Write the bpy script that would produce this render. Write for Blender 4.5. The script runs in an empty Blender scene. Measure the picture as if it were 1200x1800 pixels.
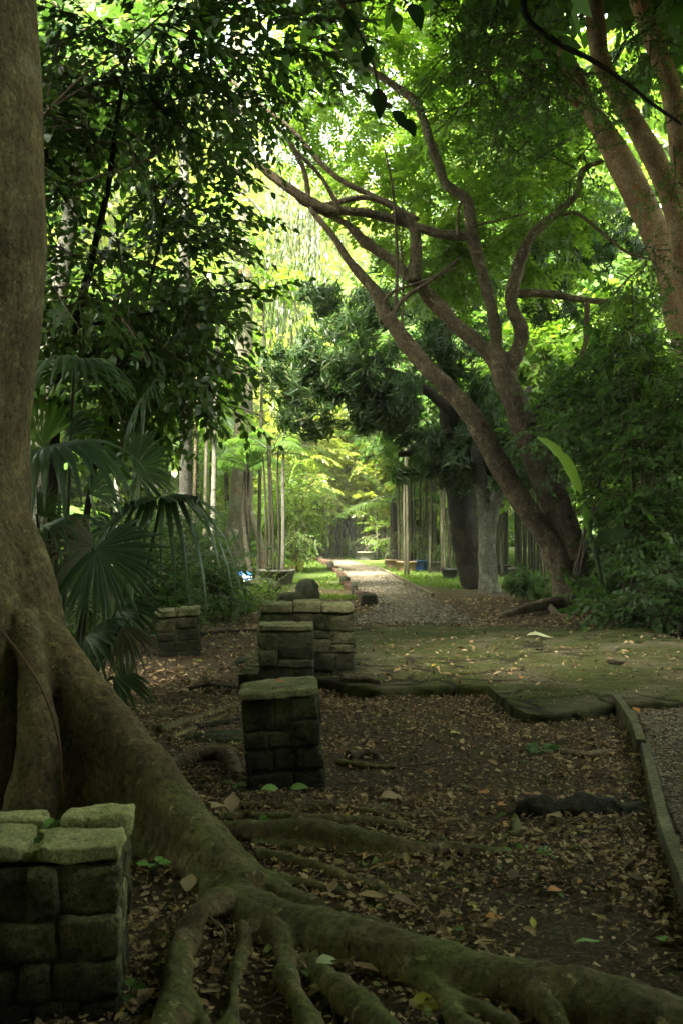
import bpy, math, random
import numpy as np
from mathutils import Vector, Matrix

random.seed(7)
rng = np.random.default_rng(7)
R = math.radians
SC = bpy.context.scene
COL = SC.collection

# ------------------------------------------------------------------ camera, sky, sun, exposure
FPX, HOR, CAMH = 1900.0, 925.0, 1.35          # focal length and horizon in photo pixels (1200x1800), eye height
cam_data = bpy.data.cameras.new('camera')
cam = bpy.data.objects.new('camera', cam_data)
COL.objects.link(cam)
cam_data.sensor_fit = 'VERTICAL'
cam_data.sensor_height = 36.0
cam_data.sensor_width = 24.0
cam_data.lens = 38.0
cam_data.clip_end = 2000
cam.location = (0, 0, CAMH)
cam.rotation_euler = (R(90) + math.atan((HOR - 900) / FPX), 0, 0)
cam_data.dof.use_dof = True
cam_data.dof.focus_distance = 15.0
cam_data.dof.aperture_fstop = 11.0
SC.camera = cam

SUN_EL, SUN_AZ = R(52), R(-160)               # azimuth from +Y towards +X: the sun stands behind the viewer's left shoulder
world = bpy.data.worlds.new('World')
SC.world = world
world.use_nodes = True
wn, wl = world.node_tree.nodes, world.node_tree.links
wn.clear()
sky = wn.new('ShaderNodeTexSky')
sky.sky_type = 'NISHITA'
sky.sun_disc = False
sky.sun_elevation = SUN_EL
sky.sun_rotation = SUN_AZ
sky.dust_density = 4.0
sky.air_density = 0.8
sky.ozone_density = 0.3
hs = wn.new('ShaderNodeHueSaturation')
hs.inputs['Saturation'].default_value = 0.3
bg = wn.new('ShaderNodeBackground')
bg.inputs['Strength'].default_value = 0.13
wo = wn.new('ShaderNodeOutputWorld')
wl.new(sky.outputs[0], hs.inputs['Color'])
wl.new(hs.outputs[0], bg.inputs[0])
wl.new(bg.outputs[0], wo.inputs[0])

sun_data = bpy.data.lights.new('sun', 'SUN')
sun_data.energy = 5.0
sun_data.angle = R(12)
sun_data.color = (1.0, 0.95, 0.84)
sun = bpy.data.objects.new('sun', sun_data)
COL.objects.link(sun)
sd = Vector((math.sin(SUN_AZ) * math.cos(SUN_EL), math.cos(SUN_AZ) * math.cos(SUN_EL), math.sin(SUN_EL)))
sun.rotation_euler = sd.to_track_quat('Z', 'Y').to_euler()

SC.view_settings.view_transform = 'Standard'
SC.view_settings.look = 'None'
SC.view_settings.gamma = 1
SC.view_settings.exposure = 3.95
SC.view_settings.use_white_balance = True     # the camera's white balance: shade setting
SC.view_settings.white_balance_temperature = 6900
SC.view_settings.white_balance_tint = 2
SC.cycles.use_denoising = True
SC.cycles.max_bounces = 9
SC.cycles.diffuse_bounces = 6
SC.cycles.glossy_bounces = 2
SC.cycles.transmission_bounces = 4
SC.cycles.caustics_reflective = False
SC.cycles.caustics_refractive = False

# ------------------------------------------------------------------ pixel helpers
PIT = math.atan((HOR - 900) / FPX)
def P(px, py, Y):
    """world point seen at photo pixel (px,py) at depth Y"""
    return np.array([(px - 600) / FPX * Y, Y, CAMH - (py - HOR) / FPX * Y])
def GY(py):
    return CAMH * FPX / (py - HOR)
def G(px, py):
    Y = GY(py)
    return np.array([(px - 600) / FPX * Y, Y, 0.0])

# ------------------------------------------------------------------ noise
def _h(ix, iy, iz, s):
    n = (ix * 374761393 + iy * 668265263 + iz * 1274126177 + s * 974634541) & 0xffffffff
    n = ((n ^ (n >> 13)) * 1274126177) & 0xffffffff
    n = ((n ^ (n >> 16)) * 668265263) & 0xffffffff
    return ((n ^ (n >> 15)) & 0xffff) / 32767.5 - 1.0
def vnoise(p, s=0):
    p = np.asarray(p, dtype=np.float64)
    i = np.floor(p).astype(np.int64)
    f = p - i
    f = f * f * (3 - 2 * f)
    r = 0
    for a in (0, 1):
        for b in (0, 1):
            for c in (0, 1):
                w = (f[:, 0] if a else 1 - f[:, 0]) * (f[:, 1] if b else 1 - f[:, 1]) * (f[:, 2] if c else 1 - f[:, 2])
                r = r + w * _h(i[:, 0] + a, i[:, 1] + b, i[:, 2] + c, s)
    return r
def fbm(p, s=0, o=3):
    r, a = 0, 1.0
    for k in range(o):
        r = r + a * vnoise(np.asarray(p) * (2 ** k), s + k)
        a *= 0.5
    return r

def ground_h(x, y):
    x = np.atleast_1d(np.asarray(x, float)); y = np.atleast_1d(np.asarray(y, float))
    p = np.stack([x, y, np.zeros_like(x)], 1)
    near = np.clip((12.5 - y) / 4, 0, 1)
    return (0.032 * vnoise(p * 0.9, 3) + 0.014 * vnoise(p * 3.1, 5)) * near + 0.006 * (1 - near) * vnoise(p * 0.7, 9)
def gh(x, y):
    return float(ground_h(x, y)[0])

# ------------------------------------------------------------------ mesh helpers
class MB:
    def __init__(s):
        s.v, s.f, s.n = [], [], 0
    def add(s, V, F, mi=0):
        V = np.asarray(V, float).reshape(-1, 3)
        if not isinstance(F, (list, tuple)):
            F = [F]
        for f in F:
            f = np.asarray(f, dtype=np.int64)
            if f.size:
                s.f.append((f + s.n, np.broadcast_to(np.asarray(mi), (len(f),)).copy() if np.ndim(mi) == 0 else np.asarray(mi)))
        s.v.append(V); s.n += len(V)
        return s
    def mesh(s, name, mats, origin=(0, 0, 0), smooth=True):
        V = np.concatenate(s.v) - np.asarray(origin, float)
        me = bpy.data.meshes.new(name)
        me.vertices.add(len(V))
        me.vertices.foreach_set('co', V.astype(np.float32).ravel())
        loops = np.concatenate([f.ravel() for f, _ in s.f]).astype(np.int32)
        cnt = np.concatenate([np.full(len(f), f.shape[1]) for f, _ in s.f]).astype(np.int32)
        st = np.concatenate([[0], np.cumsum(cnt)[:-1]]).astype(np.int32)
        me.loops.add(len(loops)); me.loops.foreach_set('vertex_index', loops)
        me.polygons.add(len(cnt))
        me.polygons.foreach_set('loop_start', st)
        me.polygons.foreach_set('material_index', np.concatenate([m for _, m in s.f]).astype(np.int32))
        me.polygons.foreach_set('use_smooth', np.full(len(cnt), bool(smooth)))
        me.update(calc_edges=True)
        me.validate()
        for m in (mats if isinstance(mats, (list, tuple)) else [mats]):
            me.materials.append(m)
        return me

def obj(name, mb, mats, parent=None, smooth=True, loc=None):
    """link one mesh object; its coordinates are world ones, re-based on the parent's (or its own) location"""
    org = tuple(parent.location) if parent is not None else (loc if loc is not None else (0, 0, 0))
    if parent is not None and parent.type == 'MESH' and parent.parent is not None:
        org = tuple(Vector(parent.parent.location) + Vector(parent.location))
    me = mb if isinstance(mb, bpy.types.Mesh) else mb.mesh(name, mats, org, smooth)
    o = bpy.data.objects.new(name, me)
    COL.objects.link(o)
    if parent is not None:
        o.parent = parent
    elif loc is not None:
        o.location = loc
    return o
def tag(o, label, cat=None, group=None, kind=None):
    o['label'] = label
    if cat: o['category'] = cat
    if group: o['group'] = group
    if kind: o['kind'] = kind
    return o
def thing(name, label, cat, loc=(0, 0, 0), group=None, rotz=0.0):
    o = bpy.data.objects.new(name, None)
    COL.objects.link(o)
    o.empty_display_size = 0.2
    o.location = tuple(float(c) for c in loc)
    o.rotation_euler = (0, 0, rotz)
    return tag(o, label, cat, group)
def dup(root, loc, rotz=0.0, scale=1.0, label=None, group=None):
    r = root.copy(); COL.objects.link(r)
    r.location = tuple(float(c) for c in loc); r.rotation_euler = (0, 0, rotz)
    r.scale = (scale,) * 3 if np.ndim(scale) == 0 else tuple(scale)
    if label: r['label'] = label
    if group: r['group'] = group
    for ch in list(root.children):
        c = ch.copy(); COL.objects.link(c); c.parent = r
        for g in list(ch.children):
            d = g.copy(); COL.objects.link(d); d.parent = c
    return r

def catmull(pts, n):
    p = np.asarray(pts, float)
    k = len(p)
    if k == 2:
        t = np.linspace(0, 1, n)[:, None]
        return p[0] * (1 - t) + p[1] * t
    e = np.vstack([2 * p[0] - p[1], p, 2 * p[-1] - p[-2]])
    u = np.linspace(0, k - 1 - 1e-9, n)
    i = u.astype(int); t = (u - i)[:, None]
    a, b, c, d = e[i], e[i + 1], e[i + 2], e[i + 3]
    return 0.5 * (2 * b + (c - a) * t + (2 * a - 5 * b + 4 * c - d) * t ** 2 + (3 * b - 3 * c + d - a) * t ** 3)
def nrm(v):
    v = np.asarray(v, float)
    return v / np.maximum(np.linalg.norm(v, axis=-1, keepdims=True), 1e-9)
def tube(pts, rad, seg=10, n=None, rough=0.0, rs=6.0, seed=0, flat=1.0):
    """tapered tube through pts; returns V,[quads,tris]"""
    k = len(pts)
    n = n or max(2, (k - 1) * 6 + 1)
    c = catmull(pts, n)
    r = np.interp(np.linspace(0, k - 1, n), np.arange(k), np.broadcast_to(np.asarray(rad, float), (k,)))
    t = nrm(np.gradient(c, axis=0))
    ref = np.array([0, 0, 1.0]) if abs(t[0, 2]) < 0.9 else np.array([1.0, 0, 0])
    u = nrm(np.cross(t[0], ref)); U = [u]
    for i in range(1, n):
        u = nrm(u - t[i] * np.dot(u, t[i])); U.append(u)
    U = np.array(U); W = np.cross(t, U)
    a = np.linspace(0, 2 * np.pi, seg, endpoint=False)
    V = c[:, None] + (np.cos(a)[None, :, None] * U[:, None] + flat * np.sin(a)[None, :, None] * W[:, None]) * r[:, None, None]
    V = V.reshape(-1, 3)
    if rough:
        d = nrm(V - np.repeat(c, seg, 0))
        V = V + d * (np.repeat(r, seg) * rough * fbm(V * rs, seed))[:, None]
    i = np.arange(n - 1)[:, None] * seg; j = np.arange(seg)[None]; j2 = (j + 1) % seg
    Q = np.stack([i + j, i + j2, i + seg + j2, i + seg + j], -1).reshape(-1, 4)
    m = len(V)
    V = np.vstack([V, c[0], c[-1] + t[-1] * r[-1] * 0.4])
    jj = np.arange(seg); j3 = (jj + 1) % seg
    T = np.vstack([np.stack([jj * 0 + m, j3, jj], 1), np.stack([jj * 0 + m + 1, (n - 1) * seg + jj, (n - 1) * seg + j3], 1)])
    return V, [Q, T]
def ptube(lst, Y, wscale=0.5, **kw):
    """tube traced in photo pixels: (px,py,width_px[,Y])"""
    pts = [P(a[0], a[1], a[3] if len(a) > 3 else Y) for a in lst]
    rad = [a[2] * wscale / FPX * (a[3] if len(a) > 3 else Y) for a in lst]
    return tube(pts, rad, **kw)
def remesh(mb, voxel, smooth=4):
    me = mb.mesh('tmp', [], (0, 0, 0))
    o = bpy.data.objects.new('tmp', me); COL.objects.link(o)
    m = o.modifiers.new('r', 'REMESH'); m.mode = 'VOXEL'; m.voxel_size = voxel
    s = o.modifiers.new('s', 'SMOOTH'); s.factor = 0.5; s.iterations = smooth
    dg = bpy.context.evaluated_depsgraph_get()
    ev = o.evaluated_get(dg)
    em = ev.to_mesh()
    V = np.empty(len(em.vertices) * 3, np.float32); em.vertices.foreach_get('co', V)
    N = np.empty(len(em.vertices) * 3, np.float32); em.vertices.foreach_get('normal', N)
    L = np.empty(len(em.loops), np.int32); em.loops.foreach_get('vertex_index', L)
    F = L.reshape(-1, 4).astype(np.int64)
    ev.to_mesh_clear()
    bpy.data.objects.remove(o); bpy.data.meshes.remove(me)
    return V.reshape(-1, 3).astype(float), N.reshape(-1, 3).astype(float), F

# ------------------------------------------------------------------ materials
def newmat(name):
    m = bpy.data.materials.new(name); m.use_nodes = True
    nt = m.node_tree
    b = nt.nodes['Principled BSDF']
    return m, nt, b
def ramp(nt, stops, fac=None, interp='LINEAR'):
    r = nt.nodes.new('ShaderNodeValToRGB')
    r.color_ramp.interpolation = interp
    e = r.color_ramp.elements
    while len(e) < len(stops): e.new(0.5)
    for el, (p, c) in zip(e, stops):
        el.position = p; el.color = (*c, 1) if len(c) == 3 else c
    if fac is not None: nt.links.new(fac, r.inputs[0])
    return r.outputs[0]
def noise(nt, scale, vec=None, detail=5, rough=0.6, dist=0.0):
    n = nt.nodes.new('ShaderNodeTexNoise')
    n.inputs['Scale'].default_value = scale; n.inputs['Detail'].default_value = detail
    n.inputs['Roughness'].default_value = rough; n.inputs['Distortion'].default_value = dist
    if vec is not None: nt.links.new(vec, n.inputs['Vector'])
    return n.outputs['Fac']
def coords(nt, scale=(1, 1, 1)):
    t = nt.nodes.new('ShaderNodeTexCoord')
    m = nt.nodes.new('ShaderNodeMapping'); m.inputs['Scale'].default_value = scale
    nt.links.new(t.outputs['Object'], m.inputs[0])
    return m.outputs[0]
def mix(nt, fac, a, b, mode='MIX'):
    n = nt.nodes.new('ShaderNodeMix'); n.data_type = 'RGBA'; n.blend_type = mode
    for s, v in ((n.inputs[0], fac), (n.inputs[6], a), (n.inputs[7], b)):
        if isinstance(v, (int, float)): s.default_value = v
        elif isinstance(v, tuple): s.default_value = (*v, 1) if len(v) == 3 else v
        else: nt.links.new(v, s)
    return n.outputs[2]
def mth(nt, op, a, b=None, clamp=False):
    n = nt.nodes.new('ShaderNodeMath'); n.operation = op; n.use_clamp = clamp
    for s, v in ((n.inputs[0], a), (n.inputs[1], b)):
        if v is None: continue
        if isinstance(v, (int, float)): s.default_value = v
        else: nt.links.new(v, s)
    return n.outputs[0]
def bump(nt, b, h, strength=0.5, dist=0.02):
    n = nt.nodes.new('ShaderNodeBump'); n.inputs['Strength'].default_value = strength
    n.inputs['Distance'].default_value = dist
    nt.links.new(h, n.inputs['Height']); nt.links.new(n.outputs[0], b.inputs['Normal'])
def sep(nt, vec):
    s = nt.nodes.new('ShaderNodeSeparateXYZ'); nt.links.new(vec, s.inputs[0]); return s.outputs
def normal_z(nt):
    g = nt.nodes.new('ShaderNodeNewGeometry'); return sep(nt, g.outputs['Normal'])[2]
def pos_z(nt):
    g = nt.nodes.new('ShaderNodeNewGeometry'); return sep(nt, g.outputs['Position'])[2]

def leafmat(name, stops, trans=(0.2, 0.35, 0.04), tfac=0.4, rough=0.42, spec=0.5):
    m, nt, b = newmat(name)
    g = nt.nodes.new('ShaderNodeNewGeometry')
    c = ramp(nt, stops, g.outputs['Random Per Island'])
    nt.links.new(c, b.inputs['Base Color'])
    b.inputs['Roughness'].default_value = rough
    b.inputs['Specular IOR Level'].default_value = spec
    t = nt.nodes.new('ShaderNodeBsdfTranslucent')
    tc = mix(nt, 0.65, c, trans)
    nt.links.new(tc, t.inputs[0])
    ms = nt.nodes.new('ShaderNodeMixShader'); ms.inputs[0].default_value = tfac
    nt.links.new(b.outputs[0], ms.inputs[1]); nt.links.new(t.outputs[0], ms.inputs[2])
    nt.links.new(ms.outputs[0], nt.nodes['Material Output'].inputs[0])
    return m
def barkmat(name, cols, scale=(6, 6, 2), nscale=3.0, spots=None, moss=0.0, moss_top=0.5, bstr=0.6, bdist=0.02, rings=0.0):
    m, nt, b = newmat(name)
    v = coords(nt, scale)
    n1 = noise(nt, nscale, v, 8, 0.65, 0.3)
    c = ramp(nt, [(0.3, cols[0]), (0.5, cols[1]), (0.7, cols[2])], n1)
    h = n1
    v2 = coords(nt)
    if spots:
        n2 = noise(nt, spots[1], v2, 4, 0.7)
        c = mix(nt, ramp(nt, [(spots[2], (0, 0, 0)), (spots[2] + 0.06, (1, 1, 1))], n2), c, spots[0])
    if rings:
        w = nt.nodes.new('ShaderNodeTexWave'); w.bands_direction = 'Z'
        w.inputs['Scale'].default_value = 1.3; w.inputs['Distortion'].default_value = 6; w.inputs['Detail'].default_value = 4
        w.inputs['Detail Scale'].default_value = 1.5
        nt.links.new(v2, w.inputs['Vector'])
        c = mix(nt, mth(nt, 'MULTIPLY', ramp(nt, [(0.55, (0, 0, 0)), (0.95, (1, 1, 1))], w.outputs['Fac']), rings), c, tuple(k * 0.45 for k in cols[1]))
    if moss:
        nz = normal_z(nt)
        n3 = noise(nt, 3.2, v2, 6, 0.7)
        k = mth(nt, 'ADD', mth(nt, 'MULTIPLY', nz, 0.25), n3)
        pz = mth(nt, 'MULTIPLY', pos_z(nt), -0.35 / moss_top)
        k = mth(nt, 'ADD', k, pz)
        k = ramp(nt, [(0.58, (0, 0, 0)), (0.68, (1, 1, 1))], k)
        n4 = noise(nt, 90, v2, 3, 0.7)
        mc = ramp(nt, [(0.3, (0.03, 0.05, 0.008)), (0.7, (0.1, 0.17, 0.02))], n4)
        c = mix(nt, mth(nt, 'MULTIPLY', k, moss), c, mc)
    nt.links.new(c, b.inputs['Base Color'])
    b.inputs['Roughness'].default_value = 0.85
    b.inputs['Specular IOR Level'].default_value = 0.25
    n6 = noise(nt, 1.3, v2, 6, 0.75, 0.5)
    c = mix(nt, ramp(nt, [(0.42, (0, 0, 0)), (0.62, (0.75, 0.75, 0.75))], n6), c, tuple(k * 0.8 for k in cols[0]))
    n7 = noise(nt, 38, v2, 6, 0.8)
    c = mix(nt, 0.8, c, ramp(nt, [(0.36, (0.25, 0.25, 0.25)), (0.52, (0.9, 0.9, 0.9)), (0.66, (1.35, 1.35, 1.3))], n7), 'MULTIPLY')
    vk = nt.nodes.new('ShaderNodeTexVoronoi'); vk.feature = 'DISTANCE_TO_EDGE'; vk.inputs['Scale'].default_value = 7; nt.links.new(mix(nt, 0.12, coords(nt, (2.2, 2.2, 0.8)), nt.nodes.new('ShaderNodeTexNoise').outputs['Color']), vk.inputs['Vector'])
    ck = ramp(nt, [(0.0, (0.3, 0.3, 0.3)), (0.05, (1, 1, 1))], mth(nt, 'ADD', vk.outputs[0], mth(nt, 'MULTIPLY', mth(nt, 'SUBTRACT', n7, 0.42), 0.5)))
    c = mix(nt, 0.55, c, ck, 'MULTIPLY')
    n9 = noise(nt, 16, v2, 6, 0.8)
    c = mix(nt, ramp(nt, [(0.6, (0, 0, 0)), (0.66, (0.5, 0.5, 0.5))], n9), c, tuple(min(1, k * 1.7 + .03) for k in cols[2]))
    nt.links.new(c, b.inputs['Base Color'])
    n5 = noise(nt, 14, v2, 8, 0.75)
    n8 = noise(nt, 9, coords(nt, (5, 5, 0.6)), 6, 0.7)
    c = mix(nt, 0.45, c, ramp(nt, [(0.35, (0.35, 0.35, 0.35)), (0.6, (1, 1, 1))], n8), 'MULTIPLY')
    nt.links.new(c, b.inputs['Base Color'])
    bump(nt, b, mth(nt, 'ADD', h, mth(nt, 'ADD', mth(nt, 'MULTIPLY', n5, 1.0), mth(nt, 'ADD', mth(nt, 'MULTIPLY', n7, 0.6), mth(nt, 'MULTIPLY', n8, 0.5)))), bstr, bdist)
    return m
def plain(name, col, rough=0.6, var=0.25, scale=12, bstr=0.2):
    m, nt, b = newmat(name)
    v = coords(nt)
    n = noise(nt, scale, v, 6, 0.7)
    c = ramp(nt, [(0.3, tuple(k * (1 - var) for k in col)), (0.7, tuple(min(1, k * (1 + var)) for k in col))], n)
    nt.links.new(c, b.inputs['Base Color']); b.inputs['Roughness'].default_value = rough
    bump(nt, b, n, bstr, 0.01)
    return m
def stonemat(name, light, dark, moss=0.6, grime=0.0, grime_z=0.25, top_only=0.0):
    m, nt, b = newmat(name)
    v = coords(nt)
    g = nt.nodes.new('ShaderNodeNewGeometry')
    n1 = noise(nt, 7, v, 8, 0.7)
    n2 = noise(nt, 45, v, 6, 0.75)
    s = mth(nt, 'ADD', mth(nt, 'MULTIPLY', n1, 0.7), mth(nt, 'MULTIPLY', n2, 0.3))
    s = mth(nt, 'ADD', s, mth(nt, 'MULTIPLY', mth(nt, 'SUBTRACT', g.outputs['Random Per Island'], 0.5), 0.24))
    c = ramp(nt, [(0.38, dark), (0.5, tuple(a * .4 + d * .6 for a, d in zip(light, dark))), (0.63, light)], s)
    n3 = noise(nt, 4.2, v, 6, 0.75, 0.4)
    k = mth(nt, 'ADD', n3, mth(nt, 'MULTIPLY', normal_z(nt), top_only))
    k = ramp(nt, [(0.5, (0, 0, 0)), (0.62, (1, 1, 1))], k)
    mc = ramp(nt, [(0.3, (0.022, 0.04, 0.006)), (0.7, (0.07, 0.115, 0.02))], n2)
    c = mix(nt, mth(nt, 'MULTIPLY', k, moss), c, mc)
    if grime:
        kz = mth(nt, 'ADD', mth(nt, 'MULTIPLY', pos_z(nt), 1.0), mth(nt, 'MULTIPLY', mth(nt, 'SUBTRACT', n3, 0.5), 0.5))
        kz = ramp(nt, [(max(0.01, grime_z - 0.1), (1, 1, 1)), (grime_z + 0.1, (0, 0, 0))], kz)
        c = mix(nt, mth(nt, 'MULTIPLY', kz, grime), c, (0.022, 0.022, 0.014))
    nt.links.new(c, b.inputs['Base Color'])
    b.inputs['Roughness'].default_value = 0.9; b.inputs['Specular IOR Level'].default_value = 0.2
    n9 = noise(nt, 110, v, 5, 0.8)
    c = mix(nt, 0.8, c, ramp(nt, [(0.36, (0.4, 0.4, 0.37)), (0.5, (1, 1, 1)), (0.66, (1.7, 1.7, 1.6))], n9), 'MULTIPLY')
    n10 = noise(nt, 18, v, 6, 0.8)
    c = mix(nt, ramp(nt, [(0.34, (0.85, 0.85, 0.85)), (0.42, (0, 0, 0))], n10), c, (0.012, 0.012, 0.007))
    nt.links.new(c, b.inputs['Base Color'])
    bump(nt, b, mth(nt, 'ADD', n1, mth(nt, 'ADD', n2, mth(nt, 'ADD', mth(nt, 'MULTIPLY', n9, 0.5), n10))), 1.0, 0.02)
    return m

M = {}
# leaves: hue runs along the random value of each leaf
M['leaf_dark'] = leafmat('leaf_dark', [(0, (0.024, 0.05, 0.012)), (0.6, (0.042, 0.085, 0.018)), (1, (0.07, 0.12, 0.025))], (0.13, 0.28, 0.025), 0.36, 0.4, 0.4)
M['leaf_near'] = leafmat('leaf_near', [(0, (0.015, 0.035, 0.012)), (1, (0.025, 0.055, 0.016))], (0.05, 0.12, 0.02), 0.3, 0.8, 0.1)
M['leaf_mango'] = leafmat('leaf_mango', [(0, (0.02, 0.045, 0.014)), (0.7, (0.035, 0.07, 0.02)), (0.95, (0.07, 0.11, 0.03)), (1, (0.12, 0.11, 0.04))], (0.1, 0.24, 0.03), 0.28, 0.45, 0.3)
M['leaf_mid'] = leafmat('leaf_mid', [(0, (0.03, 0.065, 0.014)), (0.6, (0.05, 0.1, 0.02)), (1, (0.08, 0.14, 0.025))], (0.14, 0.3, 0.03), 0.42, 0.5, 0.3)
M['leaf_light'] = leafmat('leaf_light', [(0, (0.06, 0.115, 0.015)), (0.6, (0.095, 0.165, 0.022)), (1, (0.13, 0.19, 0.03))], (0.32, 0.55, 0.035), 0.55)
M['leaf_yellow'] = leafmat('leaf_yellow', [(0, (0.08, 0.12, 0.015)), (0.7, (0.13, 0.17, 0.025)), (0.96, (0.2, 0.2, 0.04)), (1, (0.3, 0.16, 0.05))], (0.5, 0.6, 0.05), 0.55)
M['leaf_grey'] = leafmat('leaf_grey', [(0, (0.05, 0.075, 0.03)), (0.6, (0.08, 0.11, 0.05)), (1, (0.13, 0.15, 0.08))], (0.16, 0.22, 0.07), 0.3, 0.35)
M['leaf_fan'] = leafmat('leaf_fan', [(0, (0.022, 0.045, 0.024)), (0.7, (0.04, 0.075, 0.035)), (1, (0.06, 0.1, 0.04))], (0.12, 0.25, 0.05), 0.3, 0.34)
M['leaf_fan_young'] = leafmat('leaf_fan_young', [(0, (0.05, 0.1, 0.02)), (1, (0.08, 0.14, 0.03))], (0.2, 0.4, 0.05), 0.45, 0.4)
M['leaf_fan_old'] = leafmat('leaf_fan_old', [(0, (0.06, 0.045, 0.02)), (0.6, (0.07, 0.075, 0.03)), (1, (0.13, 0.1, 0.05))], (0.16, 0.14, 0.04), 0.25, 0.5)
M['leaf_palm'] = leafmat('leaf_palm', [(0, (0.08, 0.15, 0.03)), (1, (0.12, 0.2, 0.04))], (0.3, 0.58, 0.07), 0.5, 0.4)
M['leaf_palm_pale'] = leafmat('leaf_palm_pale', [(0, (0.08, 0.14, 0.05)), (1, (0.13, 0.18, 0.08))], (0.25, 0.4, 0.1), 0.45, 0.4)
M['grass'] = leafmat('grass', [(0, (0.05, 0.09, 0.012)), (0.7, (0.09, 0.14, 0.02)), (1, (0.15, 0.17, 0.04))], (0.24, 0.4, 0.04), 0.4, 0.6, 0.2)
M['litter'] = leafmat('litter', [(0, (0.05, 0.032, 0.018)), (0.2, (0.12, 0.072, 0.038)), (0.45, (0.2, 0.125, 0.064)), (0.72, (0.29, 0.19, 0.1)), (0.94, (0.4, 0.29, 0.17)), (0.955, (0.24, 0.1, 0.04)), (0.966, (0.3, 0.13, 0.03)), (0.97, (0.36, 0.26, 0.04)), (0.978, (0.08, 0.13, 0.03)), (1, (0.06, 0.11, 0.03))], (0.2, 0.12, 0.05), 0.12, 0.7, 0.25)
M['leaf_yellow_fallen'] = leafmat('leaf_yellow_fallen', [(0, (0.4, 0.36, 0.05)), (1, (0.45, 0.42, 0.08))], (0.5, 0.45, 0.08), 0.2, 0.5)
M['leaf_orange_fallen'] = leafmat('leaf_orange_fallen', [(0, (0.4, 0.15, 0.03)), (1, (0.5, 0.2, 0.05))], (0.5, 0.2, 0.04), 0.2, 0.5)
M['leaf_tan_fallen'] = leafmat('leaf_tan_fallen', [(0, (0.24, 0.16, 0.09)), (1, (0.3, 0.22, 0.13))], (0.3, 0.2, 0.08), 0.15, 0.6)
M['leaf_green_fallen'] = leafmat('leaf_green_fallen', [(0, (0.09, 0.2, 0.04)), (1, (0.16, 0.28, 0.07))], (0.2, 0.4, 0.06), 0.25, 0.45)
M['leaf_banana'] = leafmat('leaf_banana', [(0, (0.14, 0.24, 0.04)), (1, (0.16, 0.26, 0.05))], (0.4, 0.6, 0.08), 0.4, 0.4, 0.3)
M['leaf_pale_fallen'] = leafmat('leaf_pale_fallen', [(0, (0.34, 0.38, 0.2)), (1, (0.4, 0.42, 0.25))], (0.4, 0.4, 0.2), 0.2, 0.5)
# barks
M['bark_big'] = barkmat('bark_big', [(0.1, 0.07, 0.033), (0.2, 0.145, 0.07), (0.32, 0.25, 0.13)], (2.5, 2.5, 1.6), 2.6, ((0.26, 0.225, 0.15), 5.0, 0.62), moss=0.6, moss_top=0.75, rings=0.35, bstr=0.6, bdist=0.02)
M['bark_fork'] = barkmat('bark_fork', [(0.1, 0.07, 0.042), (0.21, 0.15, 0.092), (0.34, 0.255, 0.165)], (3, 3, 2), 4.0, ((0.42, 0.4, 0.31), 8.0, 0.6), bstr=0.9, bdist=0.05)
M['bark_red'] = barkmat('bark_red', [(0.24, 0.13, 0.07), (0.44, 0.27, 0.16), (0.58, 0.43, 0.3)], (2, 2, 1.4), 2.4, ((0.5, 0.22, 0.1), 3.0, 0.58), bstr=0.6, bdist=0.03)
M['bark_pale'] = barkmat('bark_pale', [(0.13, 0.115, 0.08), (0.24, 0.215, 0.16), (0.36, 0.33, 0.26)], (1.5, 1.5, 1), 1.6, ((0.28, 0.14, 0.07), 1.5, 0.56), bstr=0.4, bdist=0.03)
M['bark_grey'] = barkmat('bark_grey', [(0.09, 0.085, 0.065), (0.17, 0.16, 0.125), (0.28, 0.27, 0.22)], (3, 3, 2.5), 2.6, ((0.33, 0.33, 0.28), 6.0, 0.6), bstr=0.5, bdist=0.03)
M['bark_dark'] = barkmat('bark_dark', [(0.025, 0.02, 0.014), (0.045, 0.035, 0.024), (0.075, 0.06, 0.04)], (4, 4, 1.5), 3.0, bstr=0.9, bdist=0.04)
M['bark_sapling'] = barkmat('bark_sapling', [(0.045, 0.042, 0.024), (0.085, 0.08, 0.048), (0.14, 0.13, 0.085)], (4, 4, 1.5), 2.0, bstr=0.4, bdist=0.02)
M['twig'] = plain('twig', (0.07, 0.05, 0.03), 0.8)
M['palm_stem'] = barkmat('palm_stem', [(0.02, 0.018, 0.011), (0.04, 0.034, 0.02), (0.07, 0.06, 0.038)], (2, 2, 14), 2.0, bstr=0.8, bdist=0.03)
M['petiole'] = plain('petiole', (0.04, 0.06, 0.02), 0.5)
# stone, soil and others
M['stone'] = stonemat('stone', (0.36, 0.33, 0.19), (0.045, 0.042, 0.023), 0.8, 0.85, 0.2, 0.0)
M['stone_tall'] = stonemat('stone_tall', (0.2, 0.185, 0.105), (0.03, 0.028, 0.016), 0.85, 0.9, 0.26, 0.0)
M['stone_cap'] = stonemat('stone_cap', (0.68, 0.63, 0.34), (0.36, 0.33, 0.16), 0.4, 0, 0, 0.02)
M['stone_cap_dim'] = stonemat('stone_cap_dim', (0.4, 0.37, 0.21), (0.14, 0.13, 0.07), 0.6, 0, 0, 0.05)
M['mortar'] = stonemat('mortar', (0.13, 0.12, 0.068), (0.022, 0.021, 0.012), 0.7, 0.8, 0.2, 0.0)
M['moss_joint'] = plain('moss_joint', (0.05, 0.1, 0.015), 0.95, 0.5, 60, 0.8)
M['rock'] = stonemat('rock', (0.08, 0.075, 0.05), (0.02, 0.02, 0.013), 0.5, 0, 0, 0.1)
M['timber'] = barkmat('timber', [(0.08, 0.064, 0.042), (0.16, 0.13, 0.085), (0.26, 0.215, 0.145)], (1.0, 1.0, 12), 6.0, bstr=0.6, bdist=0.006, moss=0.3, moss_top=3)
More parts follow.
